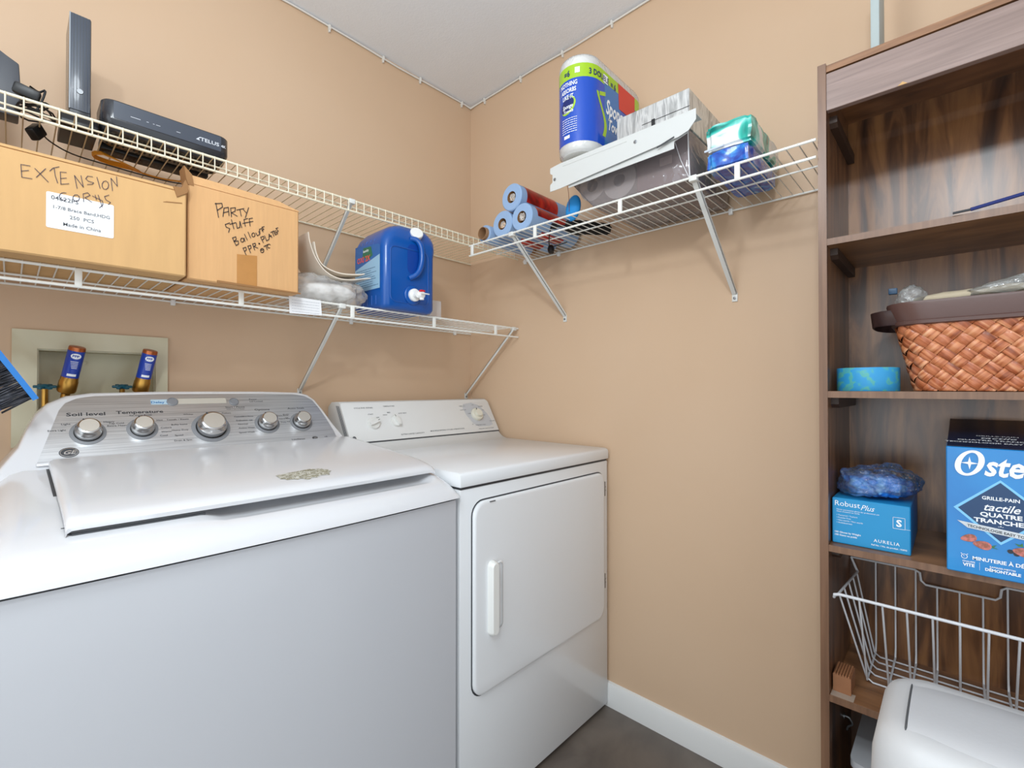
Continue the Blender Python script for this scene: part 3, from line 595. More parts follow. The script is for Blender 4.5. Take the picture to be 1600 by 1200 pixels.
t = thing('cardboard_box', 'long cardboard box marked EXTENSION CORDS with a white printed label', 'box', (-1.45,-.25,SA))
bx0, bx1, by0, by1, bz1 = -1.66, -1.196, -.370, -.135, 1.578
m = MB(); m.box(bx0, bx1, by0, by1, SA, bz1-.004, .003, 1); m.build('carton', CARD, t)
m = MB()
# front top edge rises a little to the right, torn corner
m.prism([(bx0,bz1-.004),(bx1,bz1-.004),(bx1,1.574),(bx1-.006,1.580),(bx1-.035,1.580),(bx0,1.578)], (0,by0,0), X, Z, (0,.004,0)); m.build('front_flap_edge', CARD, t)
m = MB().prism([(bx0,0),(-1.405,0),(-1.405,.235*.8),(bx0,.235*.8)], (0,by0+.03,1.579), X, (0,1,.06), (0,0,.003)); m.build('top_flap', CARDIN, t)
m = MB().prism([(-1.215,1.558),(-1.196,1.572),(-1.193,1.588),(-1.199,1.602),(-1.206,1.582),(-1.222,1.580)], (0,by0-.003,0), X, Z, (0,.02,0)).prism([(-1.240,1.540),(-1.205,1.546),(-1.205,1.548),(-1.234,1.543)], (0,by0-.001,0), X, Z, (0,.002,0)); m.build('torn_corner', CARDIN, t)
lb = MB().prism(rr(.1005,.0695,.003,3,-1.3742,1.4735), (0,by0-.0004,0), X, Z, (0,-.0004,0)).build('shipping_label', PAPER, t)
m = MB(); 
for (s, x, z, sz) in (('04622PS',-1.398,1.4945,.0115),('1-7/8 Brace Band,HDG',-1.373,1.4775,.0092),('250  PCS',-1.373,1.4625,.0098),('Made in China',-1.3725,1.447,.0098)): txt(m, s, (x,by0-.0012,z), X, Z, sz, bold=.012)
m.build('label_lettering', PRINT, lb)
strokes(EXT_STROKES, by0-.0016, .00055, 'handwriting', INK, t)
t = thing('cardboard_box', 'square cardboard box with PARTY STUFF handwritten on its front and brown tape', 'box', (-1.06,-.24,SA))
cx0, cx1, cy0, cy1 = -1.190, -.936, -.352, -.09
m = MB(); m.prism([(cx0,SA),(cx1,SA),(cx1,1.606),(cx0,1.606)], (0,cy0,0), X, Z, (0,cy1-cy0,0), bev=.003, seg=1); m.build('carton', CARD2, t)
m = MB().prism([(cx0,1.605),(cx1,1.605),(cx1+.001,1.608),(-.966,1.617),(-.984,1.624),(-1.10,1.629),(cx0+.004,1.631)], (0,0,0), X, Z, (0,.004,0)) 
m.v = [(p[0], cy0+p[1]+(p[2]-1.605)*.55, 1.605+(p[2]-1.605)*.95) for p in m.v]; m.build('front_flap', CARD2, t)
m = MB().prism([(cx0,1.600),(cx0+.012,1.600),(cx0+.008,1.625),(cx0-.008,1.642),(cx0-.004,1.615)], (0,cy0-.001,0), X, Z, (0,.045,0)); m.build('side_flap', CARDIN, t)
MB().prism([(-1.087,SA),(-1.041,SA),(-1.041,1.464),(-1.087,1.459)], (0,cy0-.0005,0), X, Z, (0,-.0004,0)).build('packing_tape', mat('brown_tape', S(184,130,72), .25, var=.12, vscale=40), t)
MB().prism([(-1.13,SA+.0005),(cx1+.004,SA+.0005),(cx1+.004,SA+.004),(-1.13,SA+.006)], (0,cy0-.004,0), X, Z, (0,.004,0)).build('bottom_flap_edge', CARDIN, t)
strokes(PARTY_STROKES, cy0-.0016, .00085, 'handwriting', INKB, t)

# bag with white goods
t = thing('plastic_bag', 'cloudy plastic bag of white sheets between the party box and the blue jug', 'bag', (-.80,-.2,SA))
m = crumple(MB(), (-.800,-.225,SA+.046), .118, .095, .050, .026, 16, 4); m.build('bag_film', CLOUDY, t, angle=180)
m = crumple(MB(), (-.800,-.215,SA+.034), .096, .08, .030, .014, 18, 9); m.build('white_contents', mat('white_tissue', S(238,236,232), .8), t)
t2 = MB()
def sheet(mb, pth, y0, y1, th=.0025):
    vs = []; n = len(pth)
    for (yy) in (y0, y1):
        for i, p in enumerate(pth):
            a = pth[max(i-1,0)]; b = pth[min(i+1,n-1)]; d = V((b[0]-a[0], 0, b[1]-a[1])).normalized(); nr = V((-d.z,0,d.x))*th
            vs += [V((p[0],yy,p[1])), V((p[0],yy,p[1]))+nr]
    fs = []
    for i in range(n-1):
        q = 2*i; w_ = 2*n
        fs += [(q,q+2,w_+q+2,w_+q),(q+1,w_+q+1,w_+q+3,q+3),(q,q+1,q+3,q+2),(w_+q,w_+q+2,w_+q+3,w_+q+1)]
    fs += [(0,w_,w_+1,1),(2*n-2,2*n-1,w_+2*n-1,w_+2*n-2)]
    mb.add(vs, fs, True)
def spline(p, k=6):
    out = []
    for i in range(len(p)-1):
        a, b, c, d = p[max(i-1,0)], p[i], p[i+1], p[min(i+2,len(p)-1)]
        for j in range(k):
            u = j/k; out.append(tuple(.5*((2*b[q])+(-a[q]+c[q])*u+(2*a[q]-5*b[q]+4*c[q]-d[q])*u*u+(-a[q]+3*b[q]-3*c[q]+d[q])*u**3) for q in range(len(b))))
    out.append(tuple(p[-1])); return out
OFFW = mat('off_white_pad', S(236,224,208), .7)
sheet(t2, spline([(-.889,1.574),(-.884,1.545),(-.868,1.505),(-.84,1.472),(-.80,1.456),(-.755,1.458),(-.715,1.468),(-.69,1.474)]), -.300, -.17)
t2.build('curled_pad', OFFW, None); o = bpy.data.objects['curled_pad']
setp(o, 'outer curled off-white foam sheet sticking up from the plastic bag', 'foam sheet', 'curled foam sheets on the plastic bag')
t3 = MB(); sheet(t3, spline([(-.868,1.553),(-.861,1.52),(-.845,1.492),(-.815,1.478),(-.775,1.474),(-.73,1.480),(-.705,1.486)]), -.29, -.18, .003); o = t3.build('curled_pad', OFFW, None)
setp(o, 'inner shorter curled off-white foam sheet on the plastic bag', 'foam sheet', 'curled foam sheets on the plastic bag')

# blue jug
t = thing('detergent_jug', 'large blue plastic detergent jug with a white spout on the lower back-wall shelf', 'jug', (-.55,-.21,SA))
lp_root = t
jx0, jx1, jy0, jy1 = -.650, -.443, -.312, -.108
def jr(z, ix0, ix1, iy0, iy1, r): 
    cx, cy = (jx0+ix0+jx1-ix1)/2, (jy0+iy0+jy1-iy1)/2
    return ring3(rr(jx1-ix1-jx0-ix0, jy1-iy1-jy0-iy0, r, 6, cx, cy), z)
J = [jr(SA+.0008,.016,.016,.016,.016,.02), jr(SA+.004,.006,.006,.006,.006,.024), jr(SA+.014,0,0,0,0,.026), jr(SA+.12,0,0,0,0,.026), jr(1.585,0,-.001,0,0,.026), jr(1.61,.002,-.007,0,0,.03), jr(1.635,.012,-.010,.004,.004,.035), jr(1.655,.028,-.007,.012,.014,.038), jr(1.672,.052,.004,.024,.03,.036), jr(1.683,.08,.024,.044,.05,.028), jr(1.687,.10,.045,.066,.07,.014)]
body = MB().loft(J).build('jug_body', BLUEJ, t, angle=60)
# raised panel outline + shoulder on the front face
m = MB()
pa = rr(.150,.185,.020,5,-.552,1.5); 
m.tube([V((p[0], jy0-.0005, p[1])) for p in pa], .0022, 6, closed=True); m.build('front_panel_rib', BLUEJ, t)
m = MB()
for k in range(6): m.tube([V((jx0-.0006, -.135-.026*k, 1.398)), V((jx0-.0006, -.135-.026*k, 1.438-.002*k))], .0016, 6)
for k in range(5): m.tube([V((jx0-.0003, -.14-.026*k, 1.592)), V((jx0+.006, -.145-.026*k, 1.622))], .0016, 6)
m.build('grip_ribs', BLUEJ, t)
MB().tube(spline([(-.545,jy0+.008,1.632),(-.526,jy0-.004,1.628),(-.514,jy0-.012,1.606),(-.511,jy0-.013,1.565),(-.518,jy0-.012,1.530),(-.532,jy0-.008,1.507),(-.553,jy0+.002,1.494)]), .0098, 12).build('handle', BLUEJ, t)
m = MB().prism(rr(.052,.105,.022,5,-.535,1.560), (0,jy0-.0006,0), X, Z, (0,.0003,0)); m.build('handle_recess', mat('blue_jug_recess', S(3,62,150), .4), t)
F = frame((-.541, jy0, 1.436), (0,-1,0))
MB().lathe([(.033,-.002),(.033,.004),(.030,.007),(.022,.008),(.0,.008)], F, n=36).build('spout_boss', BLUEJ, t)
sp = MB().lathe([(.0215,.007),(.0215,.016),(.019,.018),(.013,.019),(.012,.034),(.0,.034)], F, n=32).build('white_spout', WPL, t)
m = MB().tube([(-.536,jy0-.022,1.436),(-.530,jy0-.046,1.434)], .0105, 12).tube([(-.530,jy0-.038,1.437),(-.530,jy0-.038,1.418)], .0075, 10).box(-.541,-.508,jy0-.052,jy0-.046,1.436,1.440,.001); m.build('spigot', WPL, sp)
MB().box(-.539,-.521,jy0-.046,jy0-.034,1.4445,1.451,.002).build('red_button', mat('red_plastic', S(205,30,40), .3), sp)
F = frame((-.519, -.300, 1.652), (-.25,-.85,.42))
m = MB().lathe([(.016,-.012),(.016,.0)], F); m.build('neck', BLUEJ, t)
MB().lathe([(.0215,-.001),(.0225,.002),(.0225,.012),(.0205,.0145),(0,.015)], F, n=30).build('cap', WPL, t)
lp = [(-.122,1.452),(-.286,1.452),(-.286,1.598),(-.128,1.612)]
lo = MB().prism([(p[0],p[1]) for p in [(-.130,1.450),(-.290,1.448),(-.290,1.592),(-.275,1.598),(-.131,1.612)]], (jx0-.0006,0,0), Y, Z, (-.0005,0,0)).build('product_label', mat('label_blue', S(38,100,170), .35), t)
m = MB().prism([(-.131,1.452),(-.289,1.450),(-.289,1.562),(-.131,1.530)], (jx0-.0013,0,0), Y, Z, (-.0002,0,0)); m.build('label_pale_area', mat('label_pale', S(150,188,214), .4), lo)
m = MB().prism([(-.185,1.60),(-.235,1.597),(-.245,1.565),(-.215,1.555),(-.18,1.572)], (jx0-.0013,0,0), Y, Z, (-.0003,0,0)); m.build('label_green_area', mat('label_green', S(40,110,80), .4), lo)
m = MB(); txt(m, 'OXI 2X', (jx0-.002,-.145,1.552), -Y, (0,0,1), .026, 'LEFT', bold=.03); m.build('label_red_lettering', mat('label_red', S(225,90,70), .4), lo)
m = MB(); txt(m, 'laundry', (jx0-.002,-.185,1.584), -Y, (0,0,1), .012, 'LEFT', bold=.02)
m.build('label_white_lettering', WHITE, lo)
m = MB(); random.seed(5)
for k in range(9): scribble(m, (jx0-.0018,-.14,1.522-k*.0075), -Y, Z, random.uniform(.09,.14), .0035)
m.build('label_small_print', mat('label_print', S(60,90,130), .5), lo)

jug = lp_root; jug.scale = (.981,.981,.965); jug.location = (-.5675,-.2373,1.3805)
# paper tag on the rail and clear tray
t = setp(MB().prism([(-.946,1.381),(-.856,1.380),(-.853,1.337),(-.944,1.334)], (0,-.3115,0), X, Z, (0,-.0006,0)).build('shelf_label', PAPER, None), 'white paper list taped to the front rail of the lower wire shelf', 'label')
m = MB(); random.seed(8)
for k in range(5): scribble(m, (-.938,-.3126,1.371-k*.0078), X, Z, .078, .0022)
m.build('printed_lines', mat('faint_print', S(190,192,198), .6), t)
t = thing('acrylic_holder', 'small clear acrylic holder right of the blue jug', 'holder', (-.405,-.235,SA))
MB().box(-.432,-.380,-.262,-.260,SA,1.447).box(-.432,-.380,-.20,-.198,SA,1.44).box(-.432,-.380,-.26,-.20,SA,SA+.002).build('clear_body', film('acrylic', (.82,.82,.84,1), .35, .1, .2), t)

# ================================================================ UPPER SHELF
t = thing('set_top_box', 'black television set-top box with white lettering on the upper shelf', 'set-top box', (-1.21,-.20,SU))
m = MB(); 
def tb(z, i): return ring3(rr(.252-2*i, .112-2*i, .022, 6, -1.209, -.222), z)
m.loft([tb(SU,.012), tb(SU+.004,.008), tb(SU+.024,.0005), tb(SU+.028,0), tb(SU+.066,0), tb(SU+.069,.002), tb(SU+.070,.006)])
b_ = m.build('housing', BLACKG, t, angle=60)
MB().prism(rr(.212,.038,.002,2,-1.209,SU+.047), (0,-.2784,0), X, Z, (0,-.0004,0)).build('front_panel', mat('blue_grey_plastic', S(62,68,80), .3, coat=.3), t)
m = MB(); txt(m, 'TELUS', (-1.128,-.2793,SU+.0395), X, Z, .0125, 'CENTER', bold=.02, sx=1.2); txt(m, '4K', (-1.098,-.2793,SU+.0395), X, Z, .009, bold=.02)
m.prism([(-1.158,SU+.040),(-1.150,SU+.048),(-1.146,SU+.047),(-1.152,SU+.044),(-1.150,SU+.039)], (0,-.2791,0), X, Z, (0,-.0003,0))
for (x, wd) in ((-1.285,.018),(-1.256,.004),(-1.244,.003),(-1.238,.008),(-1.198,.008)): m.box(x, x+wd, -.2793, -.2789, SU+.0415, SU+.0425)
m.build('front_lettering', mat('silver_print', S(205,208,214), .4), t)
m = MB()
for k in range(22): m.box(-1.32+k*.0102, -1.316+k*.0102, -.262, -.19, SU-.0003, SU+.0005)
m.build('bottom_vents', mat('vent_black', S(8,8,8), .7), t)
t = thing('modem', 'tall upright black modem with an oval badge, standing left of the set-top box', 'modem', (-1.365,-.16,SU))
m = MB().prism([(-.235,0),(-.115,0),(-.115,.018),(-.225,.030),(-.235,.012)], (-1.398,0,SU), Y, Z, (.062,0,0), bev=.002); m.build('base', BLACK, t)
MB().box(-1.384,-1.3475,-.216,-.115,SU+.022,SU+.262,.003).build('housing', BLACKG, t)
m = MB()
m.box(-1.3825,-1.3490,-.2185,-.2155,SU+.045,SU+.260,.001); m.build('front_panel', mat('blue_grey_plastic', S(62,68,80), .3), t)
m = MB()
for k in range(6): m.box(-1.3775+k*.0052,-1.3765+k*.0052,-.2189,-.218,SU+.045,SU+.260)
m.build('front_ribs', DKGREY, t)
MB().box(-1.3845,-1.3825,-.2190,-.2155,SU+.045,SU+.260).build('light_edge_strip', mat('pale_strip', S(150,156,162), .4), t)
MB().lathe([(.0062,0),(.0055,.0012),(.0048,.0012)], frame((-1.3665,-.2190,SU+.088),(0,-1,0)), n=24).lathe([(.0,.0009),(.0042,.0007),(.0048,.0)], frame((-1.3665,-.2190,SU+.088),(0,-1,0)), n=24, caps=False).build('oval_badge', STEELM, t)
t = thing('router', 'dark grey angular router at the far left end of the upper shelf', 'router', (-1.53,-.19,SU))
MB().prism([(-1.60,SU),(-1.461,SU),(-1.458,SU+.060),(-1.461,SU+.115),(-1.478,SU+.124),(-1.52,SU+.150),(-1.60,SU+.155)], (0,-.195,0), X, Z, (0,.045,0), bev=.003).build('housing', mat('router_grey', S(72,74,80), .4), t)
MB().tube([(-1.56,-.165,SU+.15),(-1.56,-.165,SU+.26)], .004).build('antenna', BLACK, t)
t = thing('power_adapter', 'black power adapter with a bundled cord at the left of the upper shelf', 'power adapter', (-1.43,-.2,SU))
MB().box(-.020,.020,-.009,.009,-.011,.011,.004, M=frame((-1.450,-.265,SU+.028), (.25,-.2,1), (1,0,-.55))).build('adapter_body', BLACK, t)
random.seed(12); m = MB()
for k in range(5):
    cx, cy, rx = -1.43+random.uniform(-.012,.012), -.22+random.uniform(-.02,.02), .026+random.uniform(-.006,.01)
    m.tube([V((cx+rx*math.cos(a*.5236+k), cy+rx*.8*math.sin(a*.5236+k), SU+.004+.006*k+.005*math.sin(a+k))) for a in range(13)], .0018, 6)
m.build('bundled_cord', BLACK, t)
MB().box(-.013,.013,-.009,.009,-.019,.019,.004, M=frame((-1.434,-.172,SU-.012), (.3,.5,.6))).build('plug', BLACK, t)
MB().tube(spline([(-1.425,-.155,SU+.0),(-1.412,-.12,SU-.004),(-1.37,-.085,SU-.008),(-1.30,-.075,SU-.009),(-1.22,-.07,SU-.009),(-1.15,-.07,SU-.006),(-1.10,-.09,SU+.003)]), .0017, 6).build('cord', BLACK, t)
o = MB().tube(spline([(-1.444,-.17,SU+.085),(-1.430,-.16,SU+.083),(-1.420,-.16,SU+.09),(-1.426,-.165,SU+.06),(-1.436,-.17,SU+.03)]), .0022, 6).build('loose_cord', BLACK, t)
t = thing('network_cable', 'orange-yellow network cable coiled under the modem on the upper shelf', 'cable', (-1.30,-.12,SU))
m = MB()
for k in range(7):
    r = .030+.0016*k
    m.tube([V((-1.300+r*1.2*math.cos(a*.4488)+.002*k, -.115+r*.8*math.sin(a*.4488), SU-.002-.0012*k-.014*max(0,math.sin(a*.4488+2.2)))) for a in range(15)], .0016, 6)
m.tube(spline([(-1.27,-.10,SU-.008),(-1.23,-.085,SU-.010),(-1.18,-.08,SU-.008),(-1.13,-.09,SU-.003)]), .0022, 6)
m.build('cable_coil', mat('orange_cable', S(214,140,20), .45), t)
t = thing('power_strip', 'flat black perforated box behind the set-top box on the upper shelf', 'power strip', (-1.19,-.10,SU))
MB().box(-1.325,-1.10,-.155,-.110,SU,SU+.030,.003).build('housing', BLACK, t)
m = MB(); random.seed(2)
for k in range(16): m.box(-1.325+k*.0085,-1.321+k*.0085,-.140,-.130,SU-.0006,SU+.0002)
m.build('sockets', DKGREY, t)

# ================================================================ RIGHT-WALL SHELF
SHOP = mat('blue_shop_towel', S(150,178,214), .85, bump=.2, bscale=200, var=.06, vscale=20)
REDL = ramp_mat('red_printed_wrap', [(0.35, S(120,20,18)), (0.5, S(190,28,24)), (0.62, S(205,60,30)), (0.68, S(60,30,28))], 14, (1,1,1), rough=.3, dist=1)
def shop_roll(y, z, r, x0, label, a0, a1):
    t = thing('shop_towel_roll', label, 'roll', (x0/2-.01, y, z-r), 'blue shop towel rolls on the right-wall shelf')
    F = frame((x0, y, z), X, Y); L = -.02-x0
    MB().lathe([(.020,.006),(.020,.0),(r-.003,0),(r,.003),(r,L-.003),(r-.003,L),(.02,L),(.020,.006)], F, n=40, caps=False).build('paper_roll', SHOP, t)
    MB().lathe([(.0195,.0),(.0195,L)], F, caps=False).build('cardboard_core', CARDIN, t)
    MB().lathe([(r+.0006,.030),(r+.0008,.20)], F, caps=False, a0=a0, a1=a1).lathe([(r+.0006,.075),(r+.0008,.20)], F, caps=False, a0=235, a1=300).build('red_wrapper', REDL, t)
    m = crumple(MB(), (x0+.004,y,z), .002,.014,.014,.006,60,int(z*100)+int(y*70), False, 3); m.build('tucked_film', film('tuck_film', (.8,.75,.7,1), .4,.1,.5), t)
    random.seed(int(-y*1000)); 
    return t
r_ = .0465
shop_roll(-.584, SB+r_, r_, -.292, 'blue shop towel roll with red wrapper, lower right of the three', 105, 180)
shop_roll(-.488, SB+r_, r_, -.288, 'blue shop towel roll with red wrapper, lower left of the three', 100, 130)
shop_roll(-.535, SB+r_+.0812, r_, -.290, 'blue shop towel roll with red wrapper, on top of the other two', 105, 205)
t = thing('paper_tube', 'nearly empty blue paper roll with a bare cardboard core nearest the wall corner', 'roll', (-.16,-.39,SB))
F = frame((-.300,-.398,SB+.032), X, Y)
MB().lathe([(.0205,0),(.0222,0),(.0222,.28),(.0205,.28),(.0205,0)], F, caps=False, n=32).build('cardboard_core', mat('core_brown', S(158,118,82), .8), t)
MB().lathe([(.0224,.014),(.0315,.014),(.032,.017),(.032,.25),(.0224,.25)], F, caps=False, n=32).build('remaining_paper', SHOP, t)
t = thing('umbrella', 'folded black umbrella lying on the right-wall shelf behind the blue sponge disc', 'umbrella', (-.14,-.72,SB))
m = MB(); random.seed(4)
base = V((-.165,-.675,SB+.026)); tip = V((-.035,-.765,SB+.024))
d = (tip-base); sd = V((-d.y,d.x,0)).normalized()
rings = []
for k in range(12):
    u = k/11; c = base+d*u; rr_ = (.024 if u > .12 else .015+.07*u)*(1-.35*u)
    rings.append([c+sd*(rr_*(1+.22*math.sin(5*a*.3927+u*5))*math.cos(a*.3927))*1.25+Z*(rr_*(1+.22*math.sin(5*a*.3927+u*5))*math.sin(a*.3927)) for a in range(16)])
m.loft(rings); m.build('folded_canopy', mat('black_fabric', S(20,20,20), .8, bump=.3), t)
MB().tube([base-d*.33+Z*-.004, base], .004).tube([base-d*.33+Z*-.004, base-d*.22+Z*-.004], .010, 12).build('handle', BLACK, t)
MB().tube(spline([tuple(base-d*.33), tuple(base+V((-.03,.05,-.035))), tuple(base+V((.03,.09,-.045))), tuple(base+V((.06,.04,-.033)))]), .0022, 6).build('wrist_strap', BLACK, t)
MB().lathe([(.0,-.016),(.010,-.014),(.013,0),(.010,.012),(.0,.014)], frame(base+V((.03,.09,-.055)),(.3,.3,1)), n=14).build('cord_stop', BLACK, t)
t = thing('sponge', 'bright blue oval sponge disc hanging over the shelf edge on a string', 'sponge', (-.270,-.772,SB))
m = MB(); b = bmesh.new(); bmesh.ops.create_uvsphere(b, u_segments=32, v_segments=20, radius=1)
b.transform(Matrix.Translation((-.262,-.775,SB+.034)) @ Matrix.Rotation(.25,4,'X') @ Matrix.Diagonal((.016,.026,.040,1))); m.bm(b, True)
m.build('foam_body', mat('bright_blue_foam', S(28,140,214), .7, bump=.4, bscale=120), t)
MB().tube(spline([(-.279,-.772,SB+.02),(-.280,-.771,SB+.07),(-.283,-.768,SB+.10),(-.30,-.77,SB+.125)]), .0008, 5).build('string', mat('red_brown_string', S(140,60,50), .7), t)

# shrink-wrapped pack
t = thing('wrapped_pack', 'large shrink-wrapped pack of paper goods at the middle of the right-wall shelf', 'pack', (-.16,-.98,SB))
PZ = 1.783
m = MB().prism([(-1.161,SB),(-.875,SB),(-.800,PZ-.040),(-.786,PZ-.012),(-.79,PZ),(-1.161,PZ)], (-.300,0,0), Y, Z, (.285,0,0), bev=.006); 
m.build('wrap_film', film('wrap_film', (.50,.45,.46,1), .36, .08, .30, 12), t, angle=40)
MB().box(-.292,-.02,-1.155,-1.010,SB+.004,PZ-.006,.004).build('brown_carton', mat('mauve_brown_carton', S(112,84,84), .6, var=.08), t)
MB().prism(rr(.034,.022,.002,2,-1.095,1.725), (-.2925,0,0), Y, Z, (-.0004,0,0)).build('carton_square', mat('mauve_square', S(165,140,136), .6), t)
for k, (yy, zz) in enumerate(((-.955,SB+.060),(-.865,SB+.070))):
    F = frame((-.290,yy,zz), X, Y); r = .052 if k == 0 else .044
    mm = MB().lathe([(.018,.01),(.018,0),(r,0),(r,.262),(.018,.262)], F, caps=False, n=40); mm.build('paper_roll', mat('grey_white_paper', S(170,162,160), .8), t)
m = MB(); m.tube([(-.302,-1.158,PZ),(-.303,-1.160,SB+.06),(-.303,-1.163,SB+.002)], .0016, 6).tube([(-.302,-1.12,PZ-.01),(-.303,-1.14,SB+.05),(-.303,-1.160,SB+.002)], .001, 6); m.build('film_seam', mat('film_seam', S(225,225,228), .25), t)

RAIL = mat('white_painted_metal', S(206,208,206), .35)
t = thing('mounting_rail', 'upper white metal mounting rail lying on the wrapped pack, notched at its left end', 'metal rail', (-.33,-.98,PZ+.004), 'white metal rails on the wrapped pack')
web = [(-.763,1.786),(-.763,1.770),(-.772,1.764),(-.772,1.742),(-.763,1.736),(-.763,1.716),(-.80,1.716),(-1.16,1.737),(-1.185,1.744),(-1.203,1.764),(-1.203,1.790),(-.80,1.790)]
MB().prism(web, (-.3625,0,0), Y, Z, (.0016,0,0)).build('front_flange', RAIL, t)
MB().prism([(-.80,-.361),(-1.195,-.361),(-1.195,-.306),(-.80,-.306)], (0,0,1.7885), Y, X, (0,0,.0018)).build('top_flange', RAIL, t)
MB().tube([(-.3625,-.81,1.778),(-.3625,-1.02,1.776)], .0009, 6).build('pressed_rib', RAIL, t)
for yy, zz in ((-1.045,1.766),(-.781,1.748)): MB().lathe([(.0045,0),(.0045,.001),(.003,.0016),(0,.0012)], frame((-.3628,yy,zz),(-1,0,0)), n=14).build('rivet', STEELM, t)
t = thing('mounting_rail', 'lower white metal mounting rail with a slot, tucked under the other rail', 'metal rail', (-.33,-.98,PZ), 'white metal rails on the wrapped pack')
MB().prism([(-.826,1.712),(-.826,1.7845),(-1.178,1.7845),(-1.186,1.762),(-1.178,1.742),(-1.146,1.733),(-1.146,1.716)], (-.3555,0,0), Y, Z, (.0016,0,0)).build('front_flange', RAIL, t)
MB().prism([(-.84,-.354),(-1.17,-.354),(-1.17,-.306),(-.84,-.306)], (0,0,1.7835), Y, X, (0,0,.0016)).build('top_flange', RAIL, t)
m = MB(); m.prism([(-1.105,1.727),(-1.105,1.731),(-1.150,1.742),(-1.150,1.738)], (-.3640,0,0), Y, Z, (-.0003,0,0)); m.build('slot', DKGREY, t)

# silver foil box
FOIL = ramp_mat('silver_foil_print', [(0.30, S(150,150,150)), (0.45, S(188,188,186)), (0.55, S(220,220,218)), (0.66, S(168,168,168)), (0.8, S(235,232,226))], 34, (1,1.6,.3), rough=.3, dist=1.0, detail=6, bump=.4, metal=.45)
t = thing('foil_box', 'large silver patterned box sitting on the wrapped pack beside the paper towels', 'box', (-.16,-1.055,PZ+.003))
MB().box(-.298,-.035,-1.160,-.952,PZ+.002,1.888,.002,1).build('carton', FOIL, t)
m = MB(); m.box(-.2995,-.2985,-1.068,-1.058,1.808,1.845); m.box(-.2995,-.2985,-1.165+.003,-1.03,1.8405,1.8412); m.build('black_print', mat('print_black', S(30,30,32), .4), t)
m = MB(); m.box(-.2993,-.2985,-1.085,-1.045,1.797,1.806); m.box(-.2993,-.2985,-1.105,-1.094,1.800,1.806); m.build('blue_print', mat('print_lightblue', S(110,165,210), .4), t)

# paper towels
t = thing('paper_towel_pack', 'tall blue and green wrapped pack of white paper towel rolls with big lettering', 'paper towels', (-.22,-.845,1.7995))
TZ0, TZ1 = 1.7995, 2.078; tr = .066
def stad(r, x0=-.318, x1=-.105, yc=-.845, n=14):
    o = []
    for k in range(n+1): a = math.pi/2+math.pi*k/n; o.append((x0+r*math.cos(a), yc+r*math.sin(a)))
    for k in range(n+1): a = -math.pi/2+math.pi*k/n; o.append((x1+r*math.cos(a), yc+r*math.sin(a)))
    return o
WT = mat('white_towel_paper', S(240,238,232), .8, bump=.3, bscale=120)
for xx in (-.318,-.2115,-.105):
    q = .0 if xx == -.318 else .013
    MB().lathe([(.019,TZ0+.01),(.019,TZ0+.001),(.052-q*.2,TZ0+.001),(.060-q,TZ0+.006),(.062-q,TZ0+.02),(.062-q,TZ1-.02),(.058-q,TZ1-.004),(.05-q,TZ1),(.019,TZ1),(.019,TZ1-.01)], frame((xx,-.845,0),Z), caps=False, n=40).build('paper_roll', WT, t)
BLW = mat('royal_blue_wrap', S(6,72,184), .2, coat=.4, bump=.25, bscale=25, var=.08)
GRW = mat('lime_green_wrap', S(160,200,28), .25, coat=.3, bump=.2, bscale=25)
def band(r, z0, z1, name, m, par=None, part=None):
    pts = stad(r)
    if part: pts = pts[part[0]:part[1]]; mb = MB(); n = len(pts); mb.add([V((p[0],p[1],z0)) for p in pts]+[V((p[0],p[1],z1)) for p in pts], [(i,i+1,n+i+1,n+i) for i in range(n-1)], True)
    else: mb = MB().loft([ring3(pts,z0), ring3(pts,(z0+z1)/2), ring3(pts,z1)], caps=False)
    return mb.build(name, m, par or t)
bw = band(tr-.001, TZ0+.026, TZ1-.070, 'blue_wrap', BLW); band(tr-.0008, TZ1-.071, TZ1-.032, 'green_band', GRW)
MB().loft([ring3(stad(tr-.0012),TZ1-.032), ring3(stad(tr-.002),TZ1-.016), ring3(stad(tr-.007),TZ1-.004), ring3(stad(tr-.02),TZ1+.001)], caps=True).build('clear_top_film', film('pack_film', (.93,.93,.92,1), .55, .15, .4), t, angle=60)
MB().loft([ring3(stad(tr-.0012),TZ0+.027), ring3(stad(tr-.003),TZ0+.008), ring3(stad(tr-.012),TZ0+.0005)], caps=False).build('clear_bottom_film', film('pack_film', (.93,.93,.92,1), .55, .15, .4), t, angle=60)
def wrapped(sub, dr_):  # sub in (u = arc length from the front-left tip, v = height)
    o = []; L = math.pi/2*(tr-.001)
    for (u, v_, c_) in sub.v:
        R = tr-.001+dr_+c_
        if u < L: a = math.pi-(-u)/R if False else math.pi+u/R; o.append(V((-.318+R*math.cos(a), -.845+R*math.sin(a), v_)))
        else: o.append(V((-.318+(u-L), -.845-R, v_)))
    return o
def wt(specs, name, m, par, dr_):
    mb = MB()
    for (s, u, v_, sz, al, kw) in specs:
        e = MB(); txt(e, s, (u,v_,0), X, Y, sz, al, **kw); mb.add(wrapped(e, dr_), e.f)
    return mb.build(name, m, par)
h = lambda z: TZ0+z
sw = [((-.018+.036*k/12) , 0) for k in range(13)]
e = MB(); e.grid(lambda a, b: (-.026+.05*a, h(.128)+.05*(b-.5)*math.sqrt(max(0.02,1-(2*a-1)**2))+.012*a, 0), 12, 2)
q = MB(); q.add(wrapped(e,.0004), e.f); q.build('green_swoosh', GRW, bw)
e = MB(); e.grid(lambda a, b: (-.027+.046*a, h(.130)+.042*(b-.5)*math.sqrt(max(0.02,1-(2*a-1)**2))+.012*a, 0), 12, 2)
q = MB(); q.add(wrapped(e,.0007), e.f); q.build('dark_blue_oval', mat('navy_print', S(14,34,104), .3), bw)
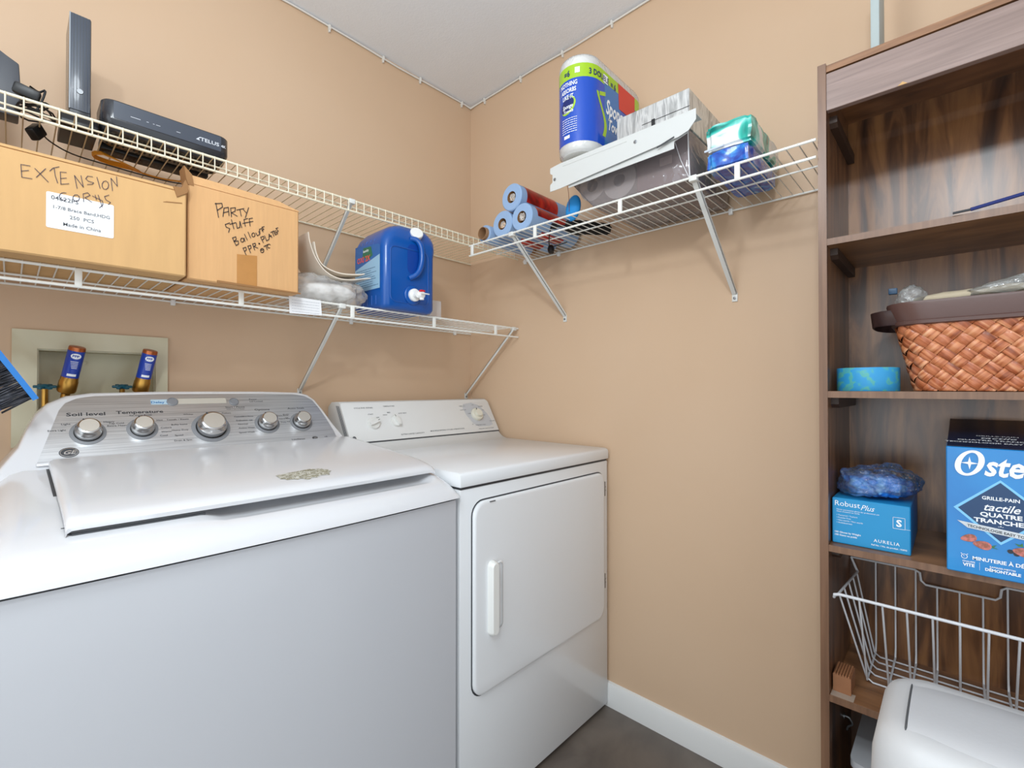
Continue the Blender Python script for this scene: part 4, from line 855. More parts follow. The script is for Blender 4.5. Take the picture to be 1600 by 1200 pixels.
e = MB(); e.grid(lambda a, b: (.105+.018*math.sin(b*4+.5)+.016*a*(1-.5*b), h(.055+.12*b), 0), 2, 14)
e.grid(lambda a, b: (.100+.03*a, h(.165+.012*b+.01*a), 0), 4, 2)
q = MB(); q.add(wrapped(e,.0005), e.f); q.build('green_splash', GRW, bw)
e = MB(); e.grid(lambda a, b: (.125+.09*a, h(.03+.185*b), 0), 4, 4); q = MB(); q.add(wrapped(e,.0003), e.f); q.build('lighter_blue_area', mat('sky_blue_print', S(20,112,184), .25, coat=.3), bw)
e = MB(); e.add([(.205,h(.17),0),(.200,h(.246),0),(.30,h(.246),0),(.30,h(.17),0)], [(0,1,2,3)]); q = MB(); q.add(wrapped(e,.0008), e.f); q.build('red_banner', mat('red_print', S(214,50,40), .3), bw)
wt([('NOTHING',.000,h(.188),.0175,'CENTER',dict(bold=.02,sx=.72)),('ABSORBS',.000,h(.170),.0175,'CENTER',dict(bold=.02,sx=.72)),('LIKE IT.',.000,h(.152),.0175,'CENTER',dict(bold=.02,sx=.72)),
    ('Sponge',-.002,h(.126),.0155,'CENTER',dict(bold=.02,shear=.2,sx=.8)),('Towels',.000,h(.113),.0115,'CENTER',dict(bold=.02,shear=.2)),
    ('Sponge',.131,h(.128),.060,'LEFT',dict(bold=.03,shear=.25,sx=.62)),('Towels',.14,h(.085),.045,'LEFT',dict(bold=.03,shear=.25,sx=.7))], 'white_lettering', WHITE, bw, .0012)
wt([('3 DOUBLE',.062,h(.216),.023,'LEFT',dict(bold=.02,sx=.8)),('= 6',.158,h(.214),.026,'LEFT',dict(bold=.03,sx=.8)),('=6',-.004,h(.216),.024,'CENTER',dict(bold=.02,sx=.8))], 'dark_lettering', mat('navy_print', S(14,34,104), .3), bw, .0012)
m = MB(); random.seed(6)
for k in range(7):
    e = MB(); scribble(e, (-.022,h(.095-k*.0065),0), X, Y, .050, .003); m.add(wrapped(e,.001), e.f)
e = MB(); e.box(-.014,.006,h(.040),h(.049),0,.0001); m.add(wrapped(e,.001), e.f)
e = MB(); e.box(.022,.036,h(.220),h(.236),0,.0001); e.box(.118,.142,h(.212),h(.236),0,.0001); m.add(wrapped(e,.001), e.f)
m.build('white_small_print', WHITE, bw)

# tissue packs
t = thing('tissue_pack', 'lower blue plastic-wrapped tissue pack on the right-wall shelf, under the teal one', 'tissue pack', (-.20,-1.255,SB))
def softbox(x0,x1,y0,y1,z0,z1,amp,fr,seed):
    m = MB(); b = bmesh.new(); bmesh.ops.create_cube(b, size=1); bmesh.ops.subdivide_edges(b, edges=b.edges[:], cuts=14, use_grid_fill=True)
    for q in b.verts:
        p = V((x0+(x1-x0)*(q.co.x+.5), y0+(y1-y0)*(q.co.y+.5), z0+(z1-z0)*(q.co.z+.5)))
        e = sum(1 for c in q.co if abs(c) > .42)
        cc = V(((x0+x1)/2,(y0+y1)/2,(z0+z1)/2)); n_ = noise.noise_vector(p*fr+V((seed,seed,0)))
        if e >= 2: p += (cc-p).normalized()*(.005 if e == 2 else .009)
        p += n_*amp
        if p.z < z0: p.z = z0
        q.co = p
    m.bm(b, True); return m
softbox(-.300,-.07,-1.300,-1.203,SB+.0005,SB+.046,.0025,45,2).build('blue_wrap', ramp_mat('blue_tissue_wrap', [(0.4, S(18,58,160)), (0.52, S(24,98,196)), (0.62, S(40,140,210)), (0.72, S(190,205,220))], 18, (1,1,1), rough=.25, dist=2, coat=.4), t)
t = thing('tissue_pack', 'teal and white plastic-wrapped tissue pack with leaf pattern, stacked on the blue one', 'tissue pack', (-.18,-1.255,SB+.047))
softbox(-.298,-.055,-1.306,-1.200,SB+.0475,SB+.112,.0030,40,7).build('patterned_wrap', ramp_mat('teal_tissue_wrap', [(0.34, S(10,120,110)), (0.42, S(40,184,168)), (0.48, S(120,214,204)), (0.51, S(226,232,230)), (0.64, S(236,238,238)), (0.72, S(100,190,80))], 9, (1,1,1.3), rough=.25, dist=1.2, detail=2, coat=.4), t)
MB().tube([(-.303,-1.200,SB+.050),(-.303,-1.245,SB+.052)], .0025, 6).build('film_fold', mat('film_fold', S(214,224,236), .3), t)

# ================================================================ BOOKCASE
KX0, KX1, KY0, KY1, KH = -.295, -.014, -2.20, -1.436, 1.808
TH = .0152
t = thing('bookcase', 'tall dark walnut bookcase standing against the right wall', 'bookcase', (-.155,-1.82,0))
sb = MB().box(KX0,KX1,KY1-TH,KY1,0,KH+.004,.001,1).build('side_panel', WALZ, t)
MB().box(KX0-.0012,KX0,KY1-TH,KY1,0,KH+.004).build('side_edge_band', WALE, sb)
sb = MB().box(KX0,KX1,KY0,KY0+TH,0,KH+.004,.001,1).build('side_panel', WALZ, t)
MB().box(KX0-.0012,KX0,KY0,KY0+TH,0,KH+.004).build('side_edge_band', WALE, sb)
MB().box(KX1-.006,KX1-.001,KY0+TH,KY1-TH,.06,KH-.008).build('back_panel', ramp_mat('walnut_back_figure', [(0.28, S(58,36,24)), (0.43, S(98,64,40)), (0.53, S(130,88,54)), (0.70, S(160,112,68))], 7, (3.4,3.4,0.42), rough=.30, dist=1.3, detail=6, bump=.1, spec=.8), t)
MB().box(KX0+.002,KX1-.006,KY0+TH,KY1-TH,KH-.014,KH).build('top_panel', WALY, t)
fs_ = MB().box(KX0+.001,KX0+.016,KY0+TH,KY1-TH,1.712,KH-.018,.0008,1).build('fascia_board', ramp_mat('walnut_fascia_sheen', [(0.3, S(126,104,96)), (0.5, S(142,119,110)), (0.7, S(154,130,121))], 10, (6,.6,10), rough=.3, dist=.6, spec=.6), t)  # paler, greyer walnut: the board's sheen is painted into its colour
MB().prism([(-1.568,1.7125),(-1.583,1.7125),(-1.5755,1.7185)], (KX0+.0005,0,0), Y, Z, (-.0005,0,0)).build('chipped_edge', CARD, fs_)
MB().box(KX0+.002,KX0+.014,KY0+TH,KY1-TH,0.0,.055).build('plinth', WALY, t)
for z in (1.441,1.121,.800,.488):
    s_ = MB().box(KX0+.0015,KX1-.006,KY0+TH,KY1-TH,z-.0135,z,.0006,1).build('shelf_board', WALY, t)
    MB().box(KX0,KX0+.0015,KY0+TH,KY1-TH,z-.0135,z).build('shelf_edge_band', WALE, s_)
for z in (1.427,1.107,.786,.474,1.712):
    MB().prism([(KX0+.035,0),(KX1-.012,0),(KX1-.012,-.022),(KX0+.045,-.022),(KX0+.035,-.014)], (0,KY1-TH,z), X, Z, (0,-.014,0)).build('shelf_cleat', mat('dark_cleat', S(58,40,30), .5), t)

# top of the bookcase
t = thing('board_offcut', 'thin pale grey board standing upright on top of the bookcase', 'board', (-.15,-1.525,KH+.001))
MB().box(-.20,-.10,-1.532,-1.517,KH+.001,KH+.26,.001).build('board', mat('pale_grey_board', S(178,190,190), .6), t)
t = thing('blue_rod', 'thin dark blue rod lying on the top shelf of the bookcase', 'rod', (-.29,-1.8,1.442))
MB().tube([(-.300,-1.668,1.4455),(-.296,-1.74,1.4580),(-.29,-2.0,1.470)], .0032, 8).build('rod', mat('dark_blue_plastic', S(22,40,110), .35), t)
MB().tube([(-.302,-1.645,1.4440),(-.300,-1.668,1.4455)], .0022, 8).tube([(-.27,-1.99,1.447),(-.29,-2.03,1.447)], .0045, 8).build('rod_tip', DKGREY, t)

# tape roll
t = thing('masking_tape_roll', 'wide roll of blue masking tape at the left end of the bookcase middle shelf', 'tape', (-.22,-1.510,1.1213))
F = frame((-.222,-1.5105,1.1213), Z)
TAPE = ramp_mat('blue_printed_tape', [(0.45, S(46,150,206)), (0.52, S(52,158,200)), (0.58, S(88,174,160)), (0.66, S(70,164,180))], 55, (1,1,1.3), rough=.5, dist=.2, detail=1, bump=0)
MB().lathe([(.038,.0),(.0535,0),(.0540,.001),(.0540,.0475),(.0535,.0485),(.038,.0485)], F, caps=False, n=56).build('tape', TAPE, t)
MB().lathe([(.036,.0005),(.038,.0005),(.038,.048),(.036,.048),(.036,.0005)], F, caps=False, n=48).build('cardboard_core', CARDIN, t)

# woven basket
t = thing('woven_basket', 'orange-brown woven basket with a dark brown band and handle on the bookcase middle shelf', 'basket', (-.16,-1.80,1.1213))
BW0, BX = 1.1213, -.158
def brect(z, extra=0.0, n=10):
    k = (z-BW0)/.135; hw = .190+.030*k+extra; hd = .098+.016*k+extra
    return hd, hw
BCY = -1.780
def bsurf(s, z, off=0.0):
    """s: arc length around from the front-left corner region; returns the point on the tapered rounded-rectangle side"""
    hd, hw = brect(z); r = .040; per = [2*(hw-r), math.pi/2*r, 2*(hd-r), math.pi/2*r]*2
    tot = sum(per); s = (s % 1.0)*tot; 
    # segment 0: front face from left(+y) to right(-y)
    segs = [((-hd, hw-r), (0,-1), (-1,0)), ('c', (-hd+r, -(hw-r)), 180), ((-hd+r, -hw), (1,0), (0,-1)), ('c', (hd-r, -(hw-r)), 270), ((hd, -(hw-r)), (0,1), (1,0)), ('c', (hd-r, hw-r), 0), ((hd-r, hw), (-1,0), (0,1)), ('c', (-hd+r, hw-r), 90)]
    for i, L in enumerate(per):
        if s <= L or i == 7:
            sg = segs[i]
            if sg[0] == 'c': 
                a = math.radians(sg[2])+s/r; nx_, ny_ = math.cos(a), math.sin(a); return V((BX+sg[1][0]+(r+off)*nx_, BCY+sg[1][1]+(r+off)*ny_, z))
            p0, d_, n_ = sg; return V((BX+p0[0]+d_[0]*s+n_[0]*off, BCY+p0[1]+d_[1]*s+n_[1]*off, z))
        s -= L
WEAVE = ramp_mat('woven_palm_strip', [(0.25, S(128,62,34)), (0.42, S(180,102,62)), (0.55, S(210,136,92)), (0.72, S(232,174,132))], 30, (1,.35,5), rot=(math.radians(45),0,0), rough=.4, dist=.3, detail=3, bump=.2, coat=.1)
WEAVE2 = ramp_mat('woven_palm_strip_cross', [(0.25, S(118,56,30)), (0.42, S(168,90,52)), (0.55, S(198,120,80)), (0.72, S(222,158,114))], 30, (1,.35,5), rot=(math.radians(-45),0,0), rough=.4, dist=.3, detail=3, bump=.2, coat=.1)
ms = [MB(), MB()]; random.seed(9)
PER = 2*(2*.19+2*.098); cell = .0135; ncol = int(PER/cell/2)*2; H = .134
# diagonal lattice: diamonds centred on a staggered grid, strips alternate direction
du = 1.0/ncol; rows = int(H/cell)+1
for j in range(rows+1):
    for i in range(ncol):
        if (i+j) % 2: continue
        u0 = (i+.5)*du; z0 = BW0+.002+(j)*cell
        kind = j % 2
        a_, b_ = 1.12+random.uniform(-.04,.06), .93
        mb = ms[kind]; vs = []; n_ = 6
        off0 = .0015+random.uniform(-.0005,.0008)
        ok = True
        for q in range(n_+1):
            for p in range(n_+1):
                su = (p/n_*2-1); sv = (q/n_*2-1)
                # rotate 45 degrees
                if kind == 0: x_, y_ = (su*a_-sv*b_)/2*1.0, (su*a_+sv*b_)/2*1.0
                else: x_, y_ = (su*a_+sv*b_)/2, (-su*a_+sv*b_)/2
                zz = min(max(z0+y_*cell, BW0+.0008), BW0+H); bulge = .0040*(1-su*su)-.0012*abs(sv)**3
                vs.append(bsurf(u0+x_*du, zz, off0+bulge))
        mb.add(vs, [(q*(n_+1)+p, q*(n_+1)+p+1, (q+1)*(n_+1)+p+1, (q+1)*(n_+1)+p) for q in range(n_) for p in range(n_)], True)
b_ = MB().loft([[bsurf(k/60, BW0+.0006, -.004) for k in range(60)], [bsurf(k/60, BW0+H, -.004) for k in range(60)]], caps=True).build('basket_lining', mat('basket_dark', S(70,34,20), .8), t)
ms[0].build('woven_strips', WEAVE, t, angle=180); ms[1].build('crossing_strips', WEAVE2, t, angle=180)
BAND = mat('dark_brown_leather', S(92,66,60), .38, bump=.1, bscale=90, var=.05)
m = MB(); zz0, zz1 = BW0+.128, BW0+.174
prof = [(.004,zz0),(.010,zz0+.002),(.010,zz0+.008),(.007,zz0+.010),(.009,zz1-.006),(.007,zz1-.001),(.0,zz1),(-.005,zz1-.004),(-.005,zz0)]
m.loft([[bsurf(k/72, z_, o_) for k in range(72)] for (o_, z_) in prof], caps=False); m.build('leather_band', BAND, t, angle=50)
hm = mat('dark_brown_handle', S(60,42,40), .4)
for (yy, sg) in ((BCY+.222, 1), (BCY-.222, -1)):
    sheet_ = MB(); P_ = spline([(-.262,-.012),(-.250,.020),(-.22,.036),(-.14,.036),(-.10,.022),(-.08,.0)])
    vs = []; fs = []
    for (x_, o_) in P_:
        vs += [V((x_, yy+sg*o_, zz0+.004)), V((x_, yy+sg*(o_+.003), zz0+.005)), V((x_, yy+sg*(o_+.006), zz0+.034)), V((x_, yy+sg*(o_+.002), zz0+.035))]
    for i in range(len(P_)-1):
        for k in range(4): fs.append((4*i+k, 4*i+(k+1)%4, 4*i+4+(k+1)%4, 4*i+4+k))
    sheet_.add(vs, fs, True); sheet_.build('handle', hm, t, angle=60)
t = thing('paper_bag', 'folded beige paper inside the top of the woven basket', 'paper', (-.17,-1.70,1.27))
m = crumple(MB(), (BX-.045,BCY+.01,1.3035), .050,.185,.016,.006,14,5,False); m.build('paper_sheet', mat('beige_paper', S(204,190,164), .8), t)
BAGF = film('silvery_bag_film', (.72,.74,.73,1), .30, .12, .4)
def baggie(c, sx, sy, sz, seed, label, rot=0.0):
    t = thing('plastic_packet', label, 'packet', (c[0],c[1],c[2]-sz), 'clear packets in the woven basket')
    m = crumple(MB(), (0,0,0), sx, sy, sz, .014, 26, seed, False, 3); M_ = Matrix.Translation(c) @ Matrix.Rotation(rot,4,'X'); m.v = [tuple(M_@V(p)) for p in m.v]
    m.build('film', BAGF, t, angle=1); return t
pk = baggie((-.215,-1.578,1.312), .030, .030, .028, 3, 'small crumpled clear packet with a dark strip at the left end of the basket', .5)
MB().box(-.245,-.235,-1.562,-1.548,1.318,1.330,.001).build('dark_strip', mat('teal_dark_print', S(20,60,90), .4), pk)
baggie((-.205,-1.715,1.312), .055, .062, .016, 8, 'larger flat clear packet lying on the right of the basket', -.15)

# glove box, bag of gloves
t = thing('glove_box', 'blue cardboard glove box with a framed letter S on the bookcase shelf', 'box', (-.16,-1.515,.8003))
GB = mat('cyan_blue_card', S(34,146,202), .4, var=.03)
gx, gy0, gy1, gz1 = -.268, -1.4535, -1.5815, .8955
MB().box(gx,-.045,gy1,gy0,.8003,gz1,.0015,1).build('carton', GB, t)
m = MB(); G0 = V((gx-.0004,0,0)); GU = -Y
def gt(mb, s, y, z, sz, al='LEFT', **kw): txt(mb, s, G0+Y*y+Z*z, GU, Z, sz, al, **kw)
gt(m,'Robust',-1.4575,.8795,.0155,bold=.0); gt(m,'Plus',-1.502,.8765,.0155,shear=.4,bold=.0,sx=.9); gt(m,'S',-1.5640,.8545,.0185,'CENTER',bold=.035)
for (a, b, c, d) in ((-1.5545,-1.5735,.8715,.8722),(-1.5545,-1.5735,.8495,.8502),(-1.5545,-1.5551,.8495,.8722),(-1.5729,-1.5735,.8495,.8722)): m.box(gx-.0007,gx-.0003,min(a,b),max(a,b),c,d)
m.box(gx-.0007,gx-.0003,-1.5815,-1.5735,.8502,.8507)
gt(m,'AURELIA',-1.5240,.8160,.0088,bold=.01,sp=1.25); gt(m,'100 Gloves by Weight',-1.4575,.8225,.0050,bold=.02); gt(m,'100 Gants au poids',-1.4575,.8165,.0050,bold=.02)
for k, s in enumerate(('Textured / Texture','Powder Free','Non-sterile / Non sterile','Ambidextrous')): gt(m,'\u2022 '+s,-1.4615,.8585-k*.0052,.0042)
gt(m,'Nitrile examination gloves for professional use',-1.4615,.8705,.0038); gt(m,'Gants d\'examen en nitrile',-1.4615,.8665,.0038); gt(m,'Ref No. / No. de produit : 93895',-1.5200,.8085,.0042,bold=.02)
m.build('white_lettering', WHITE, t)
t = GBAG = thing('bag_of_gloves', 'clear plastic bag of crumpled blue gloves on top of the glove box', 'bag', (-.17,-1.52,.897))
m = crumple(MB(), (-.185,-1.526,.922), .062,.062,.022,.020,34,11); m.build('blue_gloves', ramp_mat('blue_nitrile', [(0.35, S(30,104,204)), (0.5, S(54,146,240)), (0.66, S(130,196,250))], 26, (1,1,1), rough=.35, dist=1.5), t, angle=180)
m = crumple(MB(), (-.188,-1.527,.929), .078,.069,.031,.018,24,21); m.build('bag_film', film('bag_film', (.86,.88,.9,1), .06, .05, .40, 60), t, angle=12)

# toaster box
t = thing('toaster_box', 'blue toaster carton with a diamond panel and French lettering, on the bookcase', 'box', (-.16,-1.70,.8003))
OX, oy0, oy1, oz1 = -.3085, -1.6335, -1.7700, 1.0235
TB = ramp_mat('toaster_box_blue', [(0.3, S(14,112,186)), (0.6, S(30,138,206)), (0.8, S(46,152,214))], 4, (1,1,1), rough=.3, dist=.3, bump=0, coat=.2)
NAVY = mat('navy_card', S(14,34,64), .3, coat=.2)
MB().box(OX,-.020,oy1,oy0,.8003,oz1-.0005,.0015,1).build('carton', TB, t)
FW = V((.2485,0,.0365)).normalized(); FN = V((-FW.z,0,FW.x))
tp = MB().prism([(oy1+.0015,.0005),(oy0-.0015,.0005),(oy0-.004,.25),(oy1+.004,.25)], (OX,0,oz1), Y, FW, FN*.001).build('top_flap', NAVY, t)
m = MB(); U_ = -Y; T_ = lambda s, y, x, sz, **kw: txt(m, s, V((OX,y,oz1))+FW*(x-OX)+FN*.0014, -Y, FW, sz, 'CENTER', **kw)
T_('TECHNOLOGIE EASY TOUCH', -1.7018, OX+.030, .0105, bold=.02); T_('QUATRE TRANCHES', -1.7018, OX+.048, .0115, bold=.02); T_('tactile', -1.7018, OX+.066, .019, bold=.01, shear=.3); T_('GRILLE-PAIN', -1.7018, OX+.086, .010, bold=.01)
m.build('top_lettering', WHITE, tp)
m = MB().prism([(-1.7018,.9285+.0415),(-1.7018-.0590,.9150),(-1.7018,.8595),(-1.7018+.0590,.9150)], (OX-.0003,0,0), Y, Z, (-.0003,0,0)); m.build('diamond_border', mat('pale_blue_line', S(130,200,240), .4), t)
m = MB().prism([(-1.7018,.9655),(-1.7018-.0530,.9150),(-1.7018,.8645),(-1.7018+.0530,.9150)], (OX-.0008,0,0), Y, Z, (-.0003,0,0)); dm = m.build('diamond_panel', mat('dark_blue_panel', S(22,62,104), .35), t)
m = MB(); O_ = lambda s, y, z, sz, al='CENTER', k=0, **kw: txt(m, s, (OX-.0014-k,y,z), -Y, Z, sz, al, **kw)
O_('ster', -1.6815, .9765, .050, 'LEFT', bold=.025, shear=.25, sx=.78)
el = lambda rx, rz: [V((OX-.0014, -1.6640-rx*math.cos(k*.15708)-.22*rz*math.sin(k*.15708), .9955+rz*math.sin(k*.15708))) for k in range(40)]
m.add(el(.0185,.0228)+el(.0105,.0185), [(k,(k+1)%40,40+(k+1)%40,40+k) for k in range(40)])
O_('GRILLE-PAIN', -1.7018, .9345, .0082, bold=.02); O_('tactile', -1.7018, .9160, .0180, bold=.012, shear=.4); O_('QUATRE', -1.7018, .9055, .0100, bold=.03, sx=1.3); O_('TRANCHES', -1.7018, .8945, .0100, bold=.03, sx=1.3); O_('-\u2022-', -1.7018, .8885, .007)
O_('MINUTERIE \u00c0 D\u00c9COMPTE', -1.6665, .8268, .0084, 'LEFT', bold=.03); O_('VITE', -1.6620, .8135, .0074, bold=.04); O_('CHAUFFE', -1.6620, .8205, .0038, bold=.02)
O_('D\u00c9MONTABLE', -1.7035, .8115, .0066, bold=.04); O_('RAMASSE-MIETTES', -1.7035, .8180, .0038, bold=.02); O_('6', -1.740, .8125, .008, bold=.03)
for y in (-1.6755,-1.729): m.box(OX-.0014,OX-.0010,y-.0003,y,.810,.8235)
m.add([V((OX-.0013,-1.6565+.0042*math.cos(k*.3927),.8300+.0042*math.sin(k*.3927))) for k in range(16)]+[V((OX-.0013,-1.6565+.0034*math.cos(k*.3927),.8300+.0034*math.sin(k*.3927))) for k in range(16)], [(k,(k+1)%16,16+(k+1)%16,16+k) for k in range(16)])
m.tube([(OX-.0013,-1.6535,.834),(OX-.0013,-1.6520,.8350)],.0006,5).tube([(OX-.0013,-1.6595,.834),(OX-.0013,-1.6612,.8350)],.0006,5).tube([(OX-.0013,-1.6565,.830),(OX-.0013,-1.6550,.8318)],.0004,5)
m.build('white_lettering', mat('white_print', S(240,244,248), .5), t)
m = MB(); s4 = lambda cy, cz, r, r2: [(cy+(r if k%2==0 else r2)*math.cos(k*math.pi/4), cz+(r if k%2==0 else r2)*math.sin(k*math.pi/4)) for k in range(8)]
m.prism(s4(-1.6640,.9955,.0115,.0028), (OX-.0016,0,0), Y, Z, (-.0003,0,0)); m.build('star_mark', WHITE, t)
m = MB().prism([(-1.6475,.8925),(-1.7655,.8795),(-1.7655,.8700),(-1.6610,.8815)], (OX-.0014,0,0), Y, Z, (-.0003,0,0)); bn = m.build('banner', mat('pale_banner', S(206,212,216), .4), t)
m = MB(); txt(m, 'TECHNOLOGIE EASY TOUCH', (OX-.0020,-1.6605,.8838), V((0,-1,-.115)), Z, .0062, 'LEFT', bold=.02); m.build('banner_lettering', PRINTD, bn)
SRED = ramp_mat('strawberry_red', [(0.4, S(150,90,70)), (0.6, S(206,120,110))], 150, (1,1,1), rough=.4, dist=0)
def berry(cy, cz, r, a):
    m = MB()
    c, s = math.cos(a), math.sin(a); P_ = [(math.cos(k*.449), math.sin(k*.449)) for k in range(14)]
    m.prism([(cy+r*(c*p[0]*(1.35)-s*p[1]*(.8-.25*p[0])), cz+r*(s*p[0]*1.35+c*p[1]*(.8-.25*p[0]))) for p in P_], (OX-.0004-r*.05,0,0), Y, Z, (-.0003,0,0)); m.build('strawberry_print', SRED, t)
berry(-1.6620,.8630,.0080,-.3); berry(-1.6790,.8545,.0088,.1); berry(-1.728,.8530,.0095,.1)
m = MB().prism([(-1.690,.855),(-1.697,.858),(-1.693,.8535),(-1.699,.8515),(-1.691,.852)], (OX-.0008,0,0), Y, Z, (-.0002,0,0)).prism([(-1.722,.862),(-1.718,.866),(-1.724,.8645),(-1.727,.868),(-1.728,.862)], (OX-.0008,0,0), Y, Z, (-.0002,0,0)); m.build('leaf_print', mat('leaf_green', S(60,120,70), .5), t)
m = MB().prism([(-1.713+.004*math.cos(k*.6),.851+.0035*math.sin(k*.6)) for k in range(10)], (OX-.0004,0,0), Y, Z, (-.0002,0,0)).prism([(-1.720+.004*math.cos(k*.6),.848+.0035*math.sin(k*.6)) for k in range(10)], (OX-.0005,0,0), Y, Z, (-.0002,0,0)); m.build('blueberry_print', PRINTD, t)

# hanging wire basket on the bottom shelf
t = thing('wire_basket', 'white coated wire basket standing on the bottom shelf of the bookcase', 'basket', (-.16,-1.65,.4885))
WB = mat('white_coated_wire', S(214,216,220), .3)
RZ = .703; ya, yb2 = -1.468, -1.832
zb = .4925; 
MB().tube([(-.292,ya+.008,RZ-.010),(-.297,ya+.006,RZ-.003),(-.298,ya-.002,RZ),(-.298,yb2+.002,RZ),(-.297,yb2-.006,RZ-.003),(-.292,yb2-.008,RZ-.01)], .0030, 10).build('front_rail', WB, t)
for (yy, sg) in ((ya,1),(yb2,-1)): MB().tube([(-.296,yy,RZ),(-.037,yy,RZ-.027),(-.031,yy+sg*.014,RZ+.004)], .0023, 8).build('side_rail', WB, t)
MB().tube([(-.031,-1.454,RZ+.004),(-.031,-1.575,RZ+.004),(-.031,-1.584,RZ-.001),(-.031,-1.586,RZ-.018),(-.031,-1.594,RZ-.026),(-.031,-1.706,RZ-.026),(-.031,-1.713,RZ-.019),(-.031,-1.715,RZ-.002),(-.031,-1.723,RZ+.004),(-.031,-1.846,RZ+.004)], .0023, 8).build('back_rail', WB, t)
m = MB()
for k in range(9):
    yy = -1.503-k*.0368; top = RZ+.004 if (yy > -1.584 or yy < -1.715) else RZ-.026
    m.tube([(-.298,yy,RZ),(-.188,yy,zb+.001),(-.042,yy,zb+.001),(-.031,yy,zb+.020),(-.031,yy,top)], .0018, 8)
m.build('cross_wires', WB, t)
m = MB()
for k, x_ in enumerate((-.188,-.152,-.118,-.085,-.055)):
    xt = -.288+k*.060; zt = RZ-.001-.027*((xt+.296)/.259)
    m.tube([(xt,ya,zt),(x_,ya-.034,zb+.006),(x_,ya-.045,zb-.002),(x_,yb2+.045,zb-.002),(x_,yb2+.034,zb+.006),(xt,yb2,zt)], .0018, 8)
m.build('side_wires', WB, t)

t = thing('wooden_block', 'small ribbed light-brown wooden block at the left end of the bottom shelf', 'block', (-.235,-1.470,.4885))
m = MB(); pr = []
x = -.266
P_ = [(-1.4540,0),(-1.4540,.036)]
for k in range(6): y_ = -1.4560-k*.0048; P_ += [(y_,.038),(y_-.0028,.038),(y_-.0030,.0345),(y_-.0044,.0345)]
P_ += [(-1.4855,.036),(-1.4855,0)]
m.prism([(p[0],p[1]+.4885) for p in P_], (-.272,0,0), Y, Z, (.055,0,0)); m.build('block', mat('light_brown_wood', S(158,108,74), .5, var=.12, vscale=30), t)
o = setp(MB().box(-.292,-.262,-1.492,-1.4525,.4881,.4884).build('paper_scrap', mat('pale_dust_paper', S(168,150,134), .9), None), 'pale paper scrap at the front corner of the bottom shelf under the wooden block', 'paper'); 
# small metal hook below
t = thing('metal_hook', 'small metal hook on the bookcase side below the bottom shelf', 'hook', (-.13,-1.456,.345))
MB().tube(spline([(-.13,-1.4515,.362),(-.13,-1.462,.362),(-.13,-1.468,.350),(-.13,-1.460,.340),(-.13,-1.458,.332)]), .0022, 8).lathe([(.006,0),(.006,.003),(0,.003)], frame((-.13,-1.4515,.362),(0,-1,0)), n=12).build('hook', STEELM, t)
t = thing('plastic_tub', 'grey-white plastic tub on the bookcase floor under the bottom shelf', 'tub', (-.17,-1.60,.06))
MB().loft([ring3(rr(.18,.20,.02,4,-.16,-1.60),.0005), ring3(rr(.20,.23,.02,4,-.16,-1.60),.33), ring3(rr(.21,.24,.02,4,-.16,-1.60),.335), ring3(rr(.21,.24,.02,4,-.16,-1.60),.350)]).build('tub_body', mat('grey_tub', S(190,192,196), .4), t)

# ================================================================ BIN
t = thing('waste_bin', 'light grey plastic bin with a rounded swing lid in front of the bookcase', 'bin', (-.50,-1.765,0))
BN = mat('light_grey_bin_plastic', S(214,215,216), .45, bump=.08, bscale=160); BN2 = mat('grey_bin_lid', S(208,209,211), .45, bump=.08, bscale=160)
bcx, bcy = -.500, -1.765
MB().loft([ring3(rr(.20,.34,.05,6,bcx,bcy),.002), ring3(rr(.235,.40,.06,6,bcx,bcy),.47), ring3(rr(.24,.41,.06,6,bcx,bcy),.50)]).build('bin_body', BN, t, angle=50)
rings = []
for (z, k) in ((.500,0),(.515,.001),(.540,.002),(.585,.004),(.610,.009),(.624,.017),(.632,.030),(.635,.05)):
    rings.append(ring3(rr(.255-2*k,.435-2*k*.9,.062-k*.6 if k < .05 else .03,8,bcx,bcy), z))
MB().loft(rings).build('lid_housing', BN, t, angle=60)
m = MB(); N1, N2 = 18, 20
def lidf(u, v):
    y_ = bcy+.172-.344*v; x_ = bcx-.128+.236*u
    q = (u-.5)*2; qv = (v-.5)*2
    z_ = .643-.020*abs(q)**3.0-.050*max(0,-q)**6-.004*abs(qv)**4
    return (x_, y_, z_)
g1 = MB().grid(lidf, N1, N2); 
m.add(g1.v, g1.f, True)
n0 = len(g1.v); border = [i for i in range(N1+1)]+[(j)*(N1+1)+N1 for j in range(1,N2+1)]+[N2*(N1+1)+i for i in range(N1-1,-1,-1)]+[j*(N1+1) for j in range(N2-1,0,-1)]
low = [(g1.v[i][0], g1.v[i][1], .56) for i in border]; nb = len(border)
m2 = MB(); m2.add(list(g1.v)+low, [tuple(f) for f in g1.f]+[(border[k], border[(k+1)%nb], n0+(k+1)%nb, n0+k) for k in range(nb)], True)
m2.build('swing_lid', BN2, t, angle=50)
m = MB().tube([lidf(u/20,.0)[0:1]+(bcy+.1735,)+(lidf(u/20,.0)[2]-.001,) for u in range(21)], .0014, 6); m.build('lid_gap', mat('bin_gap_grey', S(90,92,94), .6), t)

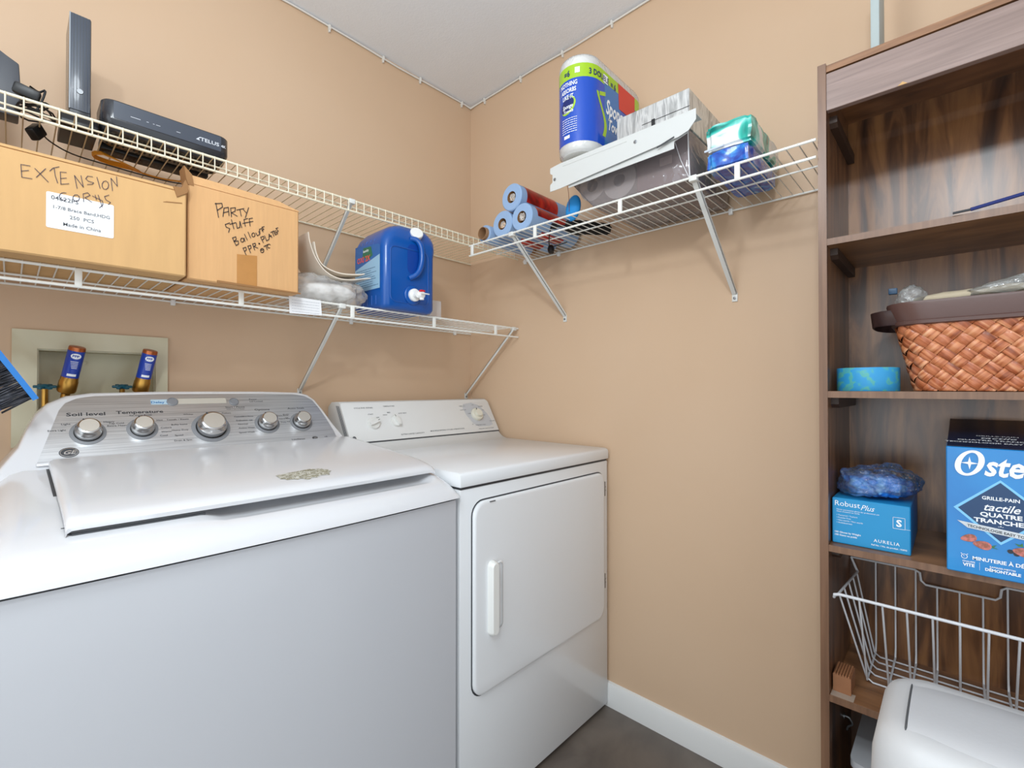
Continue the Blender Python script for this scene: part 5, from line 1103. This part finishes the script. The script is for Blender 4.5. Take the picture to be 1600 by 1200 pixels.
# ================================================================ BROOM
t = thing('hand_brush', 'blue-edged brush with dark grey bristles leaning beside the washer at the left edge', 'brush', (-1.60,-.30,0))
by = -.24
c0, c1 = V((-1.500,by,1.232)), V((-1.4285,by,1.1065)); d = (c1-c0).normalized(); nrm = V((-d.z,0,d.x)) 
if nrm.x > 0: nrm = -nrm   # pointing down-left
BB = mat('bright_blue_plastic', S(30,120,200), .4)
M_ = MB(); L_ = (c1-c0).length
M_.add([c0-d*.06+V((0,-.014,0)), c1+V((0,-.014,0)), c1+nrm*.010+V((0,-.014,0)), c0-d*.06+nrm*.010+V((0,-.014,0)), c0-d*.06+V((0,.014,0)), c1+V((0,.014,0)), c1+nrm*.010+V((0,.014,0)), c0-d*.06+nrm*.010+V((0,.014,0))], [(0,1,2,3),(4,5,6,7),(0,1,5,4),(1,2,6,5),(2,3,7,6),(3,0,4,7)])
M_.build('blue_edge', BB, t)
m = MB(); random.seed(11)
for k in range(300):
    u = random.uniform(-.05, L_-.004); yy = random.uniform(-.013,.012); p = c0+d*u+nrm*.008+V((0,yy,0)); e = p+nrm*(.052+random.uniform(-.003,.002))-d*(.006*random.uniform(-1,1))
    m.tube([p, e], .0011, 4)
o = m.build('bristles', ramp_mat('dark_bristles', [(0.35, S(38,38,42)), (0.55, S(74,76,84)), (0.7, S(120,122,130))], 40, (1,1,1), rough=.5, dist=0), t); o['kind'] = 'stuff'
cen = c0+d*(L_*.35)
M_ = MB()
a0, a1 = c0-d*.06+nrm*.058, c1+nrm*.058
M_.add([a+V((0,yy,0)) for yy in (-.016,.016) for a in (a0, a1-d*.006, a1+nrm*.02-d*.006, a0+nrm*.02)], [(0,1,2,3),(4,5,6,7),(0,1,5,4),(1,2,6,5),(2,3,7,6),(3,0,4,7)])
M_.build('brush_head', mat('navy_plastic', S(26,54,130), .4), t)
hp = (a0+a1)/2+nrm*.01
MB().tube([hp, hp+nrm*.06+V((-.0,0,-.02)), V((-1.66,-.30,.55)), V((-1.72,-.34,.01))], .0115, 12).build('handle', mat('navy_plastic', S(26,54,130), .4), t)
